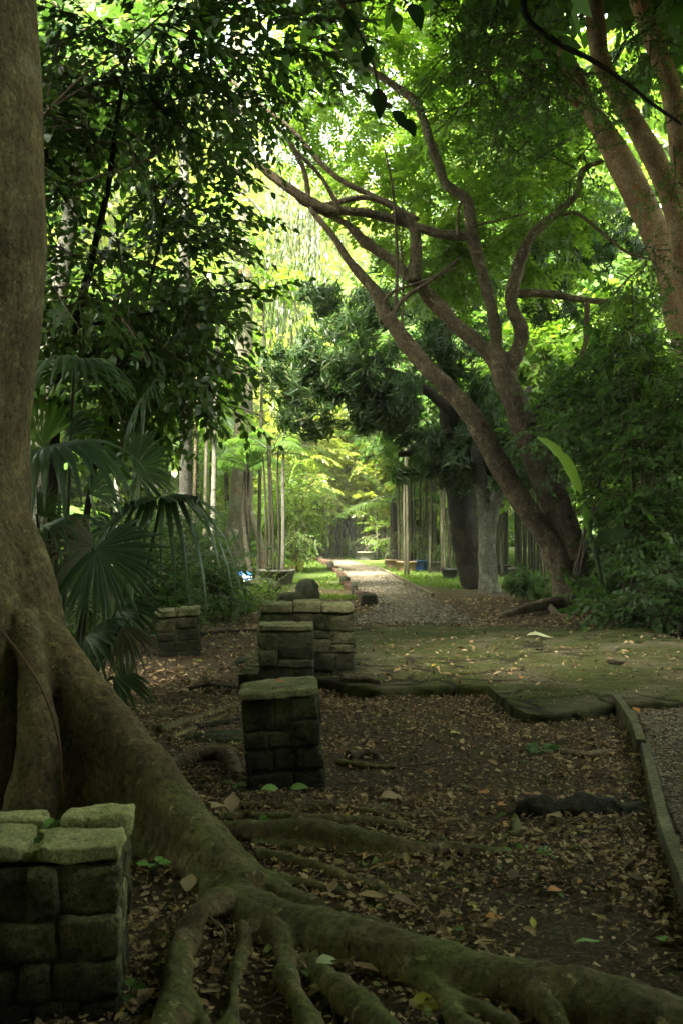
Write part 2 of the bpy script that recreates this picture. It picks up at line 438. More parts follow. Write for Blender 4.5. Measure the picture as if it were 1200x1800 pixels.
M['timber_red'] = barkmat('timber_red', [(0.05, 0.03, 0.02), (0.11, 0.06, 0.04), (0.2, 0.11, 0.07)], (3, 3, 3), 6.0, bstr=0.6, bdist=0.01)
M['log'] = barkmat('log', [(0.015, 0.013, 0.009), (0.04, 0.034, 0.024), (0.09, 0.075, 0.052)], (3, 8, 8), 3.0, bstr=0.9, bdist=0.02)
M['stick'] = barkmat('stick', [(0.1, 0.07, 0.04), (0.17, 0.125, 0.075), (0.28, 0.22, 0.14)], (8, 8, 8), 3.0, bstr=0.4, bdist=0.006)
M['concrete'] = plain('concrete', (0.07, 0.066, 0.05), 0.9, 0.4, 5, 0.4)
M['terracotta'] = plain('terracotta', (0.3, 0.19, 0.12), 0.85, 0.3, 6)
M['plastic_blue'] = plain('plastic_blue', (0.02, 0.09, 0.26), 0.4, 0.15, 6)
M['plastic_white'] = plain('plastic_white', (0.6, 0.6, 0.55), 0.5, 0.15, 6)
M['tin_yellow'] = plain('tin_yellow', (0.45, 0.3, 0.03), 0.5, 0.25, 6)
M['tin_orange'] = plain('tin_orange', (0.5, 0.17, 0.03), 0.6, 0.3, 6)
M['plastic_black'] = plain('plastic_black', (0.025, 0.025, 0.022), 0.6, 0.2, 6)
M['soil_pot'] = plain('soil_pot', (0.04, 0.028, 0.018), 0.95, 0.4, 20, 0.8)
M['nest'] = plain('nest', (0.13, 0.06, 0.03), 0.95, 0.4, 10, 0.8)
M['vine'] = plain('vine', (0.12, 0.055, 0.03), 0.8, 0.3, 20)

def groundmat():
    m, nt, b = newmat('forest_soil')
    v = coords(nt)
    n1 = noise(nt, 0.9, v, 8, 0.7); n2 = noise(nt, 38, v, 8, 0.8); n3 = noise(nt, 120, v, 4, 0.7)
    c = ramp(nt, [(0.36, (0.018, 0.012, 0.007)), (0.5, (0.06, 0.04, 0.023)), (0.64, (0.17, 0.12, 0.07))], n2)
    c2 = ramp(nt, [(0.35, (0.03, 0.02, 0.012)), (0.65, (0.06, 0.042, 0.025))], n1)
    c = mix(nt, 0.25, c, c2)
    # far ground under the lawn is greener
    g = nt.nodes.new('ShaderNodeNewGeometry'); py = sep(nt, g.outputs['Position'])[1]
    far = mth(nt, 'ADD', mth(nt, 'MULTIPLY', mth(nt, 'SUBTRACT', py, 22.0), 0.12), mth(nt, 'SUBTRACT', n1, 0.5), False)
    far = ramp(nt, [(0.0, (0, 0, 0)), (0.6, (1, 1, 1))], far)
    c = mix(nt, far, c, ramp(nt, [(0.35, (0.05, 0.07, 0.018)), (0.65, (0.08, 0.12, 0.025))], n2))
    nt.links.new(c, b.inputs['Base Color']); b.inputs['Roughness'].default_value = 0.95
    b.inputs['Specular IOR Level'].default_value = 0.15
    bump(nt, b, mth(nt, 'ADD', n2, mth(nt, 'MULTIPLY', n3, 0.5)), 0.9, 0.02)
    return m
M['soil'] = groundmat()
def gravelmat(name, a, b_, c_, sc=55):
    m, nt, b = newmat(name)
    v = coords(nt)
    vo = nt.nodes.new('ShaderNodeTexVoronoi'); vo.inputs['Scale'].default_value = sc
    nt.links.new(v, vo.inputs['Vector'])
    r = sep(nt, vo.outputs['Color'])[0]
    n1 = noise(nt, 1.6, v, 6, 0.7)
    c = ramp(nt, [(0.0, a), (0.5, b_), (1.0, c_)], r)
    c = mix(nt, ramp(nt, [(0.45, (0, 0, 0)), (0.7, (0.75, 0.75, 0.75))], n1), c, (0.05, 0.035, 0.02))
    nt.links.new(c, b.inputs['Base Color']); b.inputs['Roughness'].default_value = 0.95
    b.inputs['Specular IOR Level'].default_value = 0.2
    bump(nt, b, vo.outputs['Distance'], 0.8, -0.02)
    return m
M['gravel'] = gravelmat('gravel', (0.07, 0.055, 0.04), (0.15, 0.125, 0.09), (0.28, 0.24, 0.18))
M['gravel_path'] = gravelmat('gravel_path', (0.06, 0.047, 0.033), (0.115, 0.094, 0.068), (0.2, 0.168, 0.125), 22)
def pebblemat():
    m, nt, b = newmat('pebble')
    g = nt.nodes.new('ShaderNodeNewGeometry')
    c = ramp(nt, [(0, (0.045, 0.033, 0.021)), (0.5, (0.09, 0.07, 0.046)), (0.85, (0.16, 0.13, 0.09)), (1, (0.28, 0.24, 0.18))], g.outputs['Random Per Island'])
    nt.links.new(c, b.inputs['Base Color']); b.inputs['Roughness'].default_value = 0.9
    return m
M['pebble'] = pebblemat()
def pavemat():
    m, nt, b = newmat('mossy_paving')
    v = coords(nt)
    n0 = noise(nt, 1.6, v, 4, 0.6)
    n2 = noise(nt, 14, v, 8, 0.75)
    n3 = noise(nt, 70, v, 5, 0.7)
    moss = ramp(nt, [(0.3, (0.024, 0.027, 0.006)), (0.5, (0.058, 0.067, 0.014)), (0.7, (0.1, 0.112, 0.026))], n2)
    stone = ramp(nt, [(0.3, (0.075, 0.062, 0.038)), (0.7, (0.18, 0.15, 0.095))], n3)
    k = ramp(nt, [(0.48, (0, 0, 0)), (0.66, (1, 1, 1))], n0)
    c = mix(nt, k, moss, stone)
    at = nt.nodes.new('ShaderNodeAttribute'); at.attribute_name = 'joint'
    crack = ramp(nt, [(0.25, (0, 0, 0)), (0.6, (1, 1, 1))], mth(nt, 'ADD', at.outputs['Fac'], mth(nt, 'MULTIPLY', mth(nt, 'SUBTRACT', n2, 0.5), 0.5)))
    c = mix(nt, crack, (0.026, 0.022, 0.011), c)
    c = mix(nt, ramp(nt, [(0.5, (0, 0, 0)), (0.75, (0.8, 0.8, 0.8))], noise(nt, 5, v, 6, 0.75)), c, (0.04, 0.03, 0.018))
    nt.links.new(c, b.inputs['Base Color']); b.inputs['Roughness'].default_value = 0.92
    b.inputs['Specular IOR Level'].default_value = 0.2
    bump(nt, b, mth(nt, 'ADD', mth(nt, 'MULTIPLY', crack, 0.8), mth(nt, 'ADD', mth(nt, 'MULTIPLY', n2, 0.9), mth(nt, 'MULTIPLY', n3, 0.5))), 1.0, 0.05)
    return m
M['paving'] = pavemat()

# ------------------------------------------------------------------ leaf and spray templates (all triangles)
def leaf_lo(L=1.0, W=0.4, droop=0.15):
    s = [(0, 0), (0.32, 0.5), (0.68, 0.42), (1, 0)]
    V = [(0, 0, 0), (-W * .5, .3 * L, -droop * .09 * L + .06 * W), (W * .5, .3 * L, -droop * .09 * L + .06 * W), (-W * .4, .68 * L, -droop * .46 * L), (W * .4, .68 * L, -droop * .46 * L), (0, L, -droop * L)]
    F = [(0, 2, 1), (1, 2, 4), (1, 4, 3), (3, 4, 5)]
    return np.array(V), np.array(F)
def leaf_hi(L=1.0, W=0.45, droop=0.25, fold=0.25, curl=0.0):
    ts = [0.12, 0.35, 0.6, 0.82]
    ws = [0.55, 1.0, 0.88, 0.45]
    V = [(0, 0, 0)]
    for t, w in zip(ts, ws):
        h = w * W * 0.5
        z = -droop * t * t * L + curl * math.sin(t * 6.0) * L
        V += [(-h, t * L, z + fold * h), (0, t * L, z), (h, t * L, z + fold * h)]
    V.append((0, L, -droop * L + curl * math.sin(6.0) * L))
    F = [(0, 2, 1), (0, 3, 2)]
    for k in range(3):
        a = 1 + 3 * k; b = a + 3
        for j in (0, 1):
            F += [(a + j, a + j + 1, b + j + 1), (a + j, b + j + 1, b + j)]
    a = 10
    F += [(a, a + 1, 13), (a + 1, a + 2, 13)]
    return np.array(V), np.array(F)
def frames(fwd, up):
    """columns side, forward, normal"""
    fwd = nrm(fwd)
    side = nrm(np.cross(fwd, up))
    nor = np.cross(side, fwd)
    return np.stack([side, fwd, nor], -1)
def place(tmpl, pos, rot, sc):
    """put a template (V,F,mi) N times; vectorised"""
    V, F, mi = tmpl
    pos = np.asarray(pos); N = len(pos)
    if N == 0: return np.zeros((0, 3)), np.zeros((0, 3), int), np.zeros(0, int)
    W = np.einsum('nij,vj->nvi', rot, V) * np.asarray(sc).reshape(-1, 1, 1) + pos[:, None]
    FF = F[None] + (np.arange(N) * len(V))[:, None, None]
    return W.reshape(-1, 3), FF.reshape(-1, 3), np.tile(np.broadcast_to(np.asarray(mi), (len(F),)), N)
def join(parts):
    v, f, m, n = [], [], [], 0
    for V, F, mi in parts:
        v.append(V); f.append(F + n); m.append(np.broadcast_to(np.asarray(mi), (len(F),))); n += len(V)
    return np.concatenate(v), np.concatenate(f), np.concatenate(m)
def twig_tri(pts, r):
    V, (Q, T) = tube(pts, r, seg=3, n=max(2, len(pts)))
    F = np.vstack([Q[:, [0, 1, 2]], Q[:, [0, 2, 3]], T])
    return V, F, 1
def spray_alt(nl=12, L=0.5, leaf=(0.1, 0.05), droop=0.2, sag=0.1, hi=False, spread=60, r=None, jit=0.2):
    """twig along +Y with alternating leaves in a loose plane"""
    r = r or random.Random(1)
    parts = []
    pts = [np.array([0, 0, 0]), np.array([r.uniform(-.05, .05) * L, L * .5, -sag * .25 * L]), np.array([r.uniform(-.1, .1) * L, L, -sag * L])]
    parts.append(twig_tri(pts, [0.008 * L / .5 + .001, 0.005 * L / .5, 0.0015]))
    c = catmull(pts, nl)
    for i in range(nl):
        t = (i + .7) / nl
        k = c[min(nl - 1, i)]
        s = -1 if i % 2 else 1
        a = R(spread) * (1 - .55 * t) * s + r.uniform(-jit, jit) * 1.4
        if i == nl - 1: a = r.uniform(-.3, .3)
        d = np.array([math.sin(a), math.cos(a), r.uniform(-.45, .2)])
        up = np.array([r.uniform(-.6, .6), r.uniform(-.5, .5), 1.0])
        ll = leaf[0] * r.uniform(.7, 1.2)
        lv, lf = (leaf_hi if hi else leaf_lo)(ll, leaf[1] * r.uniform(.8, 1.15), droop)
        rot = frames(d[None], up[None])[0]
        parts.append((lv @ rot.T + k, lf, 0))
    return join(parts)
def spray_branch(nb=5, L=0.9, sub=None, r=None):
    """a small bough: several sprays off one twig"""
    r = r or random.Random(2)
    parts = [twig_tri([np.zeros(3), np.array([0, L * .6, -.02]), np.array([r.uniform(-.1, .1), L, -.08 * L])], [.012, .008, .003])]
    for i in range(nb):
        t = (i + .4) / nb
        s = -1 if i % 2 else 1
        a = R(48) * s * (1 - .4 * t) + r.uniform(-.25, .25)
        d = np.array([math.sin(a), math.cos(a), r.uniform(-.35, .2)])
        rot = frames(d[None], np.array([[r.uniform(-.4, .4), r.uniform(-.3, .3), 1.0]]))[0]
        V, F, m = sub[r.randrange(len(sub))]
        parts.append((V @ rot.T * r.uniform(.8, 1.1) + np.array([0, t * L, -.05 * t * L]), F, m))
    return join(parts)
def spray_whorl(nl=15, leaf=(0.2, 0.045), r=None):
    """mango-like tuft of long leaves drooping round a shoot end"""
    r = r or random.Random(3)
    parts = [twig_tri([np.zeros(3), np.array([0, .18, 0.01])], [.008, .005])]
    for i in range(nl):
        az = i * 2.4 + r.uniform(-.3, .3)
        el = r.uniform(-.75, .55)
        d = np.array([math.sin(az) * math.cos(el), math.sin(el) * .9 + .25, math.cos(az) * math.cos(el) - .35])
        ll = leaf[0] * r.uniform(.7, 1.15)
        lv, lf = leaf_lo(ll, leaf[1], r.uniform(.15, .5))
        rot = frames(d[None], np.array([[r.uniform(-.3, .3), .4, 1.0]]))[0]
        parts.append((lv @ rot.T + np.array([0, .06 + .14 * i / nl, 0]), lf, 0))
    return join(parts)
def spray_pinnate(npair=8, L=0.34, leaf=(0.085, 0.034), nfr=5, r=None):
    """shoot carrying pinnate fronds with paired leaflets"""
    r = r or random.Random(4)
    parts = []
    for k in range(nfr):
        az = k * 2.4 + r.uniform(-.4, .4)
        d = nrm(np.array([math.sin(az) * .9, .55, math.cos(az) * .25 + r.uniform(-.2, .15)]))
        fr = frames(d[None], np.array([[0, 0, 1.0]]))[0]
        base = np.array([0, k * .05, 0.0])
        l = L * r.uniform(.75, 1.15)
        pts = [np.zeros(3), np.array([0, l * .5, .02]), np.array([0, l, -.06])]
        tv, tf, _ = twig_tri(pts, [.003, .002, .001])
        parts.append((tv @ fr.T + base, tf, 1))
        c = catmull(pts, npair + 1)
        for i in range(1, npair + 1):
            for s in (-1, 1):
                a = s * R(66) + r.uniform(-.12, .12)
                dd = np.array([math.sin(a), math.cos(a), r.uniform(-.3, .1)])
                lv, lf = leaf_lo(leaf[0] * r.uniform(.8, 1.15) * (1 - .35 * abs(i / npair - .5)), leaf[1], .2)
                rot = frames(dd[None], np.array([[r.uniform(-.25, .25), 0, 1.0]]))[0]
                parts.append(((lv @ rot.T + c[i]) @ fr.T + base, lf, 0))
    return join(parts)
def spray_hang(nl=22, L=1.1, leaf=(0.17, 0.03), r=None):
    """strand hanging down -Z with narrow leaves pointing down"""
    r = r or random.Random(5)
    pts = [np.array([0, 0, 0]), np.array([r.uniform(-.08, .08), r.uniform(-.08, .08), -L * .5]), np.array([r.uniform(-.15, .15), r.uniform(-.15, .15), -L])]
    parts = [twig_tri(pts, [.006, .004, .002])]
    c = catmull(pts, nl)
    for i in range(nl):
        az = r.uniform(0, 6.28)
        d = np.array([math.sin(az) * .4, math.cos(az) * .4, -1.0])
        lv, lf = leaf_lo(leaf[0] * r.uniform(.7, 1.2), leaf[1], .1)
        rot = frames(d[None], np.array([[math.sin(az + r.uniform(-1, 1)), math.cos(az), .3]]))[0]
        parts.append((lv @ rot.T + c[i], lf, 0))
    return join(parts)
rr = random.Random(11)
_brd = [spray_alt(10, .45, (.11, .055), .2, .12, r=rr) for _ in range(4)]
T_BROAD = [spray_branch(5, .7, _brd, rr) for _ in range(4)]
_sml = [spray_alt(12, .4, (.065, .034), .2, .12, r=rr) for _ in range(4)]
T_SMALL = [spray_branch(5, .65, _sml, rr) for _ in range(4)]
_bsh = [spray_alt(9, .4, (.12, .06), .3, .2, hi=True, r=rr) for _ in range(4)]
T_BUSH = [spray_branch(4, .5, _bsh, rr) for _ in range(4)]
T_MANGO = [join([(lambda t, d: (t[0] @ frames(np.array([d]), np.array([[0, 0, 1.]]))[0].T + np.array(d) * .12, t[1], t[2]))(spray_whorl(15, (.24, .036), rr), d) for d in ((.6, .6, .1), (-.6, .7, -.1), (0, 1, -.35), (.1, .8, .4))]) for _ in range(4)]
T_PINN = [spray_pinnate(r=rr) for _ in range(4)]
T_HANG = [spray_hang(r=rr) for _ in range(5)]
_far = [spray_alt(8, .7, (.26, .14), .2, .1, r=rr) for _ in range(4)]
T_FAR = [spray_branch(5, 1.1, _far, rr) for _ in range(4)]
_big = [spray_alt(8, 1.0, (.5, .3), .2, .1, r=rr) for _ in range(4)]
T_CANOPY = [spray_branch(5, 1.4, _big, rr) for _ in range(3)]

def blob_pts(blobs, dens=None):
    """blobs: (px,py,Y,rx_px,ry_px,depth_m,count) -> positions and outward directions, clumpy"""
    pp, oo = [], []
    for b in blobs:
        px, py, Y, rx, ry, dm, n = b
        c = P(px, py, Y)
        u = nrm(rng.normal(size=(n, 3))) * (rng.random((n, 1)) ** .45)
        s = np.array([rx / FPX * Y, dm, ry / FPX * Y])
        q = c + u * s
        pp.append(q); oo.append(u * s)
    return np.concatenate(pp), np.concatenate(oo)
def world_blob(blobs):
    pp, oo = [], []
    for x, y, z, rx, ry, rz, n in blobs:
        u = nrm(rng.normal(size=(n, 3))) * (rng.random((n, 1)) ** .4)
        s = np.array([rx, ry, rz])
        pp.append(np.array([x, y, z]) + u * s); oo.append(u * s)
    return np.concatenate(pp), np.concatenate(oo)
def foliage(pp, oo, temps, sc=(0.8, 1.2), out=0.6, droop=-0.15, mb=None, hang=False, gap=0.0, gs=0.6, seed=0, thin=1.0):
    mb = mb or MB()
    if thin < 1:
        k = rng.random(len(pp)) < thin
        pp, oo = pp[k], oo[k]
    if gap:
        k = vnoise(pp * gs, 40 + seed) > -gap_thr(gap)
        pp, oo = pp[k], oo[k]
    n = len(pp)
    d = nrm(oo) * out + rng.normal(size=(n, 3)) * np.array([.7, .7, .35]) + np.array([0, 0, droop])
    up = np.array([0, 0, 1.0]) + rng.normal(size=(n, 3)) * .35
    if hang:
        a = rng.random(n) * 6.283
        d = np.stack([np.cos(a), np.sin(a), np.zeros(n)], 1) ; up = np.tile([0, 0, 1.0], (n, 1)) + rng.normal(size=(n, 3)) * .08
    rot = frames(d, up)
    ss = rng.uniform(sc[0], sc[1], n)
    which = rng.integers(0, len(temps), n)
    for k, t in enumerate(temps):
        w = which == k
        V, F, mi = place(t, pp[w], rot[w], ss[w])
        if len(V): mb.add(V, F, mi)
    return mb
def gap_thr(g):
    return 1 - 2 * g if g < 1 else 0

def strand_limbs(pts_list, base_r, mb=None, seg=6):
    mb = mb or MB()
    for pts in pts_list:
        r = np.linspace(base_r, base_r * .3, len(pts))
        mb.add(*tube(pts, r, seg=seg))
    return mb

# ================================================================== SETTING
def grid_mesh(xs, ys, zf):
    X, Y = np.meshgrid(xs, ys)
    Z = zf(X.ravel(), Y.ravel())
    V = np.stack([X.ravel(), Y.ravel(), Z], 1)
    nx = len(xs)
    i = np.arange(len(ys) - 1)[:, None] * nx; j = np.arange(nx - 1)[None]
    Q = np.stack([i + j, i + j + 1, i + nx + j + 1, i + nx + j], -1).reshape(-1, 4)
    return V, Q
def sgrid(lo, a, b, hi, step):
    """fine steps between a and b, growing steps out to lo and hi"""
    o = list(np.arange(a, b + 1e-6, step))
    s, x = step, a
    L = []
    while x > lo: s *= 1.5; x -= s; L.append(max(x, lo))
    s, x = step, o[-1]; H = []
    while x < hi: s *= 1.5; x += s; H.append(min(x, hi))
    return np.array(L[::-1] + o + H)
V, Q = grid_mesh(sgrid(-300, -6, 6, 300, .12), sgrid(-300, 1.5, 15, 400, .12), ground_h)
tag(obj('ground', MB().add(V, Q), M['soil']), 'dark brown forest soil under the leaf litter', kind='structure')

# gravel path running into the clearing (left and right edges traced, then on the ground)
pl = [(560, 1098), (640, 1078), (655, 1066), (615, 1032), (600, 1012), (580, 995), (562, 986), (540, 980.5)]
pr = [(850, 1098), (805, 1075), (752, 1048), (710, 1025), (674, 1006), (645, 994.5), (618, 986.5), (573, 980.5)]
A = catmull([G(*p) for p in pl], 80); B = catmull([G(*p) for p in pr], 80)
t = np.linspace(0, 1, 14)[None, :, None]
W = A[:, None] * (1 - t) + B[:, None] * t
W[:, :, 2] = ground_h(W[:, :, 0].ravel(), W[:, :, 1].ravel()).reshape(80, 14) + .012 + .02 * np.sin(np.pi * t[..., 0])
i = np.arange(79)[:, None] * 14; j = np.arange(13)[None]
Q = np.stack([i + j, i + j + 1, i + 15 + j, i + 14 + j], -1).reshape(-1, 4)
tag(obj('path', MB().add(W.reshape(-1, 3), Q), M['gravel_path']), 'pale gravel path leading into the bright clearing', kind='structure')
PATH_L, PATH_R = A, B
def path_x(y):
    return np.interp(y, A[:, 1], A[:, 0]), np.interp(y, B[:, 1], B[:, 0])

# gravel bed right of the timber edging
ge = [G(1100, 1240), G(1122, 1330), G(1150, 1440), G(1190, 1540), G(1240, 1650), G(1290, 1800)]
E = catmull(ge, 40)
t = np.linspace(0, 1, 20)[None, :, None] ** 1.5
W = E[:, None] * (1 - t) + (E + np.array([5.0, .0, 0]))[:, None] * t
W[:, :, 2] = ground_h(W[:, :, 0].ravel(), W[:, :, 1].ravel()).reshape(40, 20) + .03
i = np.arange(39)[:, None] * 20; j = np.arange(19)[None]
Q = np.stack([i + j, i + 20 + j, i + 21 + j, i + j + 1], -1).reshape(-1, 4)
tag(obj('gravel_bed', MB().add(W.reshape(-1, 3), Q), M['gravel']), 'gravel bed behind the timber edging', kind='structure')
BED_EDGE = E

# raised mossy paving with a broken front lip
fe = [(420, 1188), (560, 1196), (640, 1214), (720, 1209), (800, 1206), (850, 1204), (868, 1216), (900, 1240), (950, 1254), (1010, 1250), (1060, 1243), (1120, 1236), (1180, 1238), (1260, 1230), (1500, 1228)]
PAVE_Z = .09
def GZ(px, py, z):
    Y = (CAMH - z) * FPX / (py - HOR)
    return np.array([(px - 600) / FPX * Y, Y, z])
fr = catmull([GZ(a, b - 4, PAVE_Z) for a, b in fe], 420)
fr[:, 1] += .03 * vnoise(fr * 3.0, 21) + .022 * vnoise(fr * 11.0, 22)
nx, ny = 420, 190
back = np.interp(fr[:, 0], [-2.5, -1.2, -.3, 1.5, 6], [10.5, 12.5, 14.2, 14.4, 14.0]) + .25 * vnoise(fr * np.array([1.1, 0, 0]), 31)
v = np.linspace(0, 1, ny)[:, None] ** 1.25
PX = np.repeat(fr[None, :, 0], ny, 0); PY = fr[None, :, 1] * (1 - v) + back[None] * v
pp = np.stack([PX.ravel(), PY.ravel(), np.zeros(PX.size)], 1)
# irregular flags: nearest and second nearest of scattered stone centres
sd_ = np.stack([rng.uniform(-1.8, 6.5, 330), rng.uniform(7.6, 15, 330)], 1)
wp = pp[:, :2] + .16 * np.stack([vnoise(pp * 2.1, 36), vnoise(pp * 2.1, 37)], 1) + .05 * np.stack([vnoise(pp * 7, 38), vnoise(pp * 7, 39)], 1)
dd_ = np.sqrt(((wp[:, None, :] - sd_[None]) ** 2).sum(-1)); o_ = np.argpartition(dd_, 1, axis=1)[:, :2]
d1_, d2_ = np.take_along_axis(dd_, o_, 1).T; near_ = np.where(d1_ < d2_, o_[:, 0], o_[:, 1]); gap_ = np.abs(d1_ - d2_)
JOINT = np.clip(gap_ / .11, 0, 1)
worn_ = np.clip(.55 + 1.1 * vnoise(pp * .9, 40), .12, 1)            # some joints are filled up with moss and soil
JOINT = 1 - (1 - JOINT) * worn_
PZ = PAVE_Z + .012 * vnoise(pp * 1.6, 33) + .006 * vnoise(pp * 5, 34) + .004 * vnoise(pp * 16, 41) + (rng.normal(size=330) * .006)[near_] * JOINT - .018 * (1 - JOINT) - .06 * np.clip((v - .8) / .2, 0, 1).repeat(nx, 1).ravel() * 1.0
W = np.stack([PX.ravel(), PY.ravel(), PZ], 1)
i = np.arange(ny - 1)[:, None] * nx; j = np.arange(nx - 1)[None]
Q = [np.stack([i + j, i + j + 1, i + nx + j + 1, i + nx + j], -1).reshape(-1, 4)]
mb = MB().add(W, Q)
rows = [W[:nx].copy()]
for dz, dy in ((-.02, -.018), (-.06, .0), (-.11, .012), (-.2, .02)):
    r_ = rows[0].copy(); r_[:, 2] += dz; r_[:, 1] += dy + .02 * vnoise(r_ * 9, 35); rows.append(r_)
S = np.concatenate(rows)
i = np.arange(4)[:, None] * nx; j = np.arange(nx - 1)[None]
mb.add(S, np.stack([i + nx + j, i + nx + j + 1, i + j + 1, i + j], -1).reshape(-1, 4))
pav = tag(obj('pavement', mb, M['paving']), 'raised mossy stone paving crossing the path', kind='structure')
ja = pav.data.attributes.new('joint', 'FLOAT', 'POINT')
ja.data.foreach_set('value', np.concatenate([JOINT, np.tile(JOINT[:nx], 5)]).astype(np.float32))
def pave_front(x): return np.interp(x, fr[:, 0], fr[:, 1])
def pave_back(x): return np.interp(x, fr[:, 0], back)
def floor_z(x, y):
    x = np.atleast_1d(np.asarray(x, float)); y = np.atleast_1d(np.asarray(y, float))
    z = ground_h(x, y)
    on = (y > pave_front(x)) & (y < pave_back(x)) & (x > fr[0, 0])
    z = np.where(on, PAVE_Z + .012, z)
    bed = (y < BED_EDGE[0, 1]) & (x > np.interp(y, BED_EDGE[::-1, 1], BED_EDGE[::-1, 0]))
    return np.where(bed, z + .035, z)

# ------------------------------------------------------------------ litter, pebbles, grass (nobody could count them)
def litter_templates():
    T = []
    for k in range(8):
        r = random.Random(60 + k)
        V, F = leaf_hi(1.0, r.uniform(.42, .6), r.uniform(-.3, .35), r.uniform(-.3, .5), r.uniform(-.06, .08))
        if k > 4:   # torn pieces
            V = V * np.array([1.1, .7, 1.3]); V[:, 2] += .15 * np.sin(V[:, 1] * 7)
        T.append((V, F, 0))
    return T
T_LIT = litter_templates()
mb = MB()
def litter(n, y0, y1, xs, size, power=1.0, on_pave=1.0):
    y = y0 + (y1 - y0) * rng.random(n) ** power
    x = rng.uniform(-1, 1, n) * (y * xs + .5)
    dens = fbm(np.stack([x * 1.4, y * 1.4, x * 0], 1), 55, 2)
    keep = dens > -.3 + rng.normal(size=n) * .6
    on = (y > pave_front(x)) & (y < pave_back(x)) & (x > -.6)
    keep &= ~on | (rng.random(n) < on_pave)
    bed = (y < BED_EDGE[0, 1]) & (x > np.interp(y, BED_EDGE[::-1, 1], BED_EDGE[::-1, 0]))
    keep &= ~bed | (rng.random(n) < .25)
    a, b = path_x(y)
    keep &= ~((y > 14.5) & (x > a) & (x < b)) | (rng.random(n) < .75)
    x, y = x[keep], y[keep]; n = len(x)
    z = floor_z(x, y) + .006 + rng.random(n) * .018
    az = rng.random(n) * 6.283
    d = np.stack([np.cos(az), np.sin(az), rng.normal(size=n) * .22], 1)
    up = np.stack([rng.normal(size=n) * .35, rng.normal(size=n) * .35, np.ones(n)], 1)
    rot = frames(d, up)
    s = rng.uniform(size[0], size[1], n)
    w = rng.integers(0, len(T_LIT), n)
    for k, t in enumerate(T_LIT):
        q = w == k
        V, F, mi = place(t, np.stack([x, y, z], 1)[q], rot[q], s[q])
        mb.add(V, F, mi)
litter(32000, 2.3, 9.0, .36, (.018, .05), 1.15, .05)
litter(700, 2.3, 7.0, .36, (.06, .1), 1.3, .03)
litter(60000, 2.3, 9.5, .36, (.008, .03), 1.2, .12)
litter(16000, 8.5, 20, .36, (.035, .09), 1.0, .12)
litter(12000, 8.5, 26, .36, (.025, .055), 1.0, .4)
n = 900
y = 2.4 + 9 * rng.random(n) ** 1.2; x = rng.uniform(-.36, .36, n) * y
for a_, b_ in zip(x, y):
    q = random.uniform(0, 3.14); l = random.uniform(.03, .14); z = floor_z(a_, b_)[0] + .015
    c0 = np.array([a_, b_, z]); dd = np.array([math.cos(q) * l, math.sin(q) * l, random.uniform(-.05, .15) * l])
    mb.add(*tube([c0 - dd, c0 + [0, 0, .006], c0 + dd], [.003, .0025, .0015], seg=4, n=4), 1)
tag(obj('leaf_litter', mb, [M['litter'], M['stick']]), 'carpet of dry brown fallen leaves', kind='stuff')

ico = np.array([(0, 0, 1), (.894, 0, .447), (.276, .851, .447), (-.724, .526, .447), (-.724, -.526, .447), (.276, -.851, .447), (.724, .526, -.447), (-.276, .851, -.447), (-.894, 0, -.447), (-.276, -.851, -.447), (.724, -.526, -.447), (0, 0, -1)])
icoF = np.array([(0, 1, 2), (0, 2, 3), (0, 3, 4), (0, 4, 5), (0, 5, 1), (1, 6, 2), (2, 7, 3), (3, 8, 4), (4, 9, 5), (5, 10, 1), (2, 6, 7), (3, 7, 8), (4, 8, 9), (5, 9, 10), (1, 10, 6), (11, 7, 6), (11, 8, 7), (11, 9, 8), (11, 10, 9), (11, 6, 10)])
mb = MB()
def pebbles(x, y, z, s):
    n = len(x)
    q = nrm(rng.normal(size=(n, 3))); u = nrm(rng.normal(size=(n, 3)))
    rot = frames(q, u)
    V = np.einsum('nij,vj->nvi', rot, ico * np.array([1, .75, .6])) * s[:, None, None]
    V = V * np.array([1, 1, .7]) + np.stack([x, y, z], 1)[:, None]
    mb.add(V.reshape(-1, 3), (icoF[None] + np.arange(n)[:, None, None] * 12).reshape(-1, 3))
n = 26000
y = 3.6 + 5.2 * rng.random(n) ** 1.2
x = np.interp(y, BED_EDGE[::-1, 1], BED_EDGE[::-1, 0]) + .06 + rng.random(n) ** 1.3 * 1.4
pebbles(x, y, ground_h(x, y) + .035, rng.uniform(.006, .02, n))
n = 7000
y = 14.4 + 32 * rng.random(n) ** 1.5
a, b = path_x(y); x = a + (b - a) * rng.random(n)
pebbles(x, y, ground_h(x, y) + .03, rng.uniform(.012, .03, n))
n = 1500
y = 2.6 + 11 * rng.random(n); x = rng.uniform(-.36, .36, n) * y
pebbles(x, y, floor_z(x, y) + .005, rng.uniform(.006, .02, n))
tag(obj('pebbles', mb, M['pebble'], smooth=False), 'loose gravel stones on the bed and path', kind='stuff')

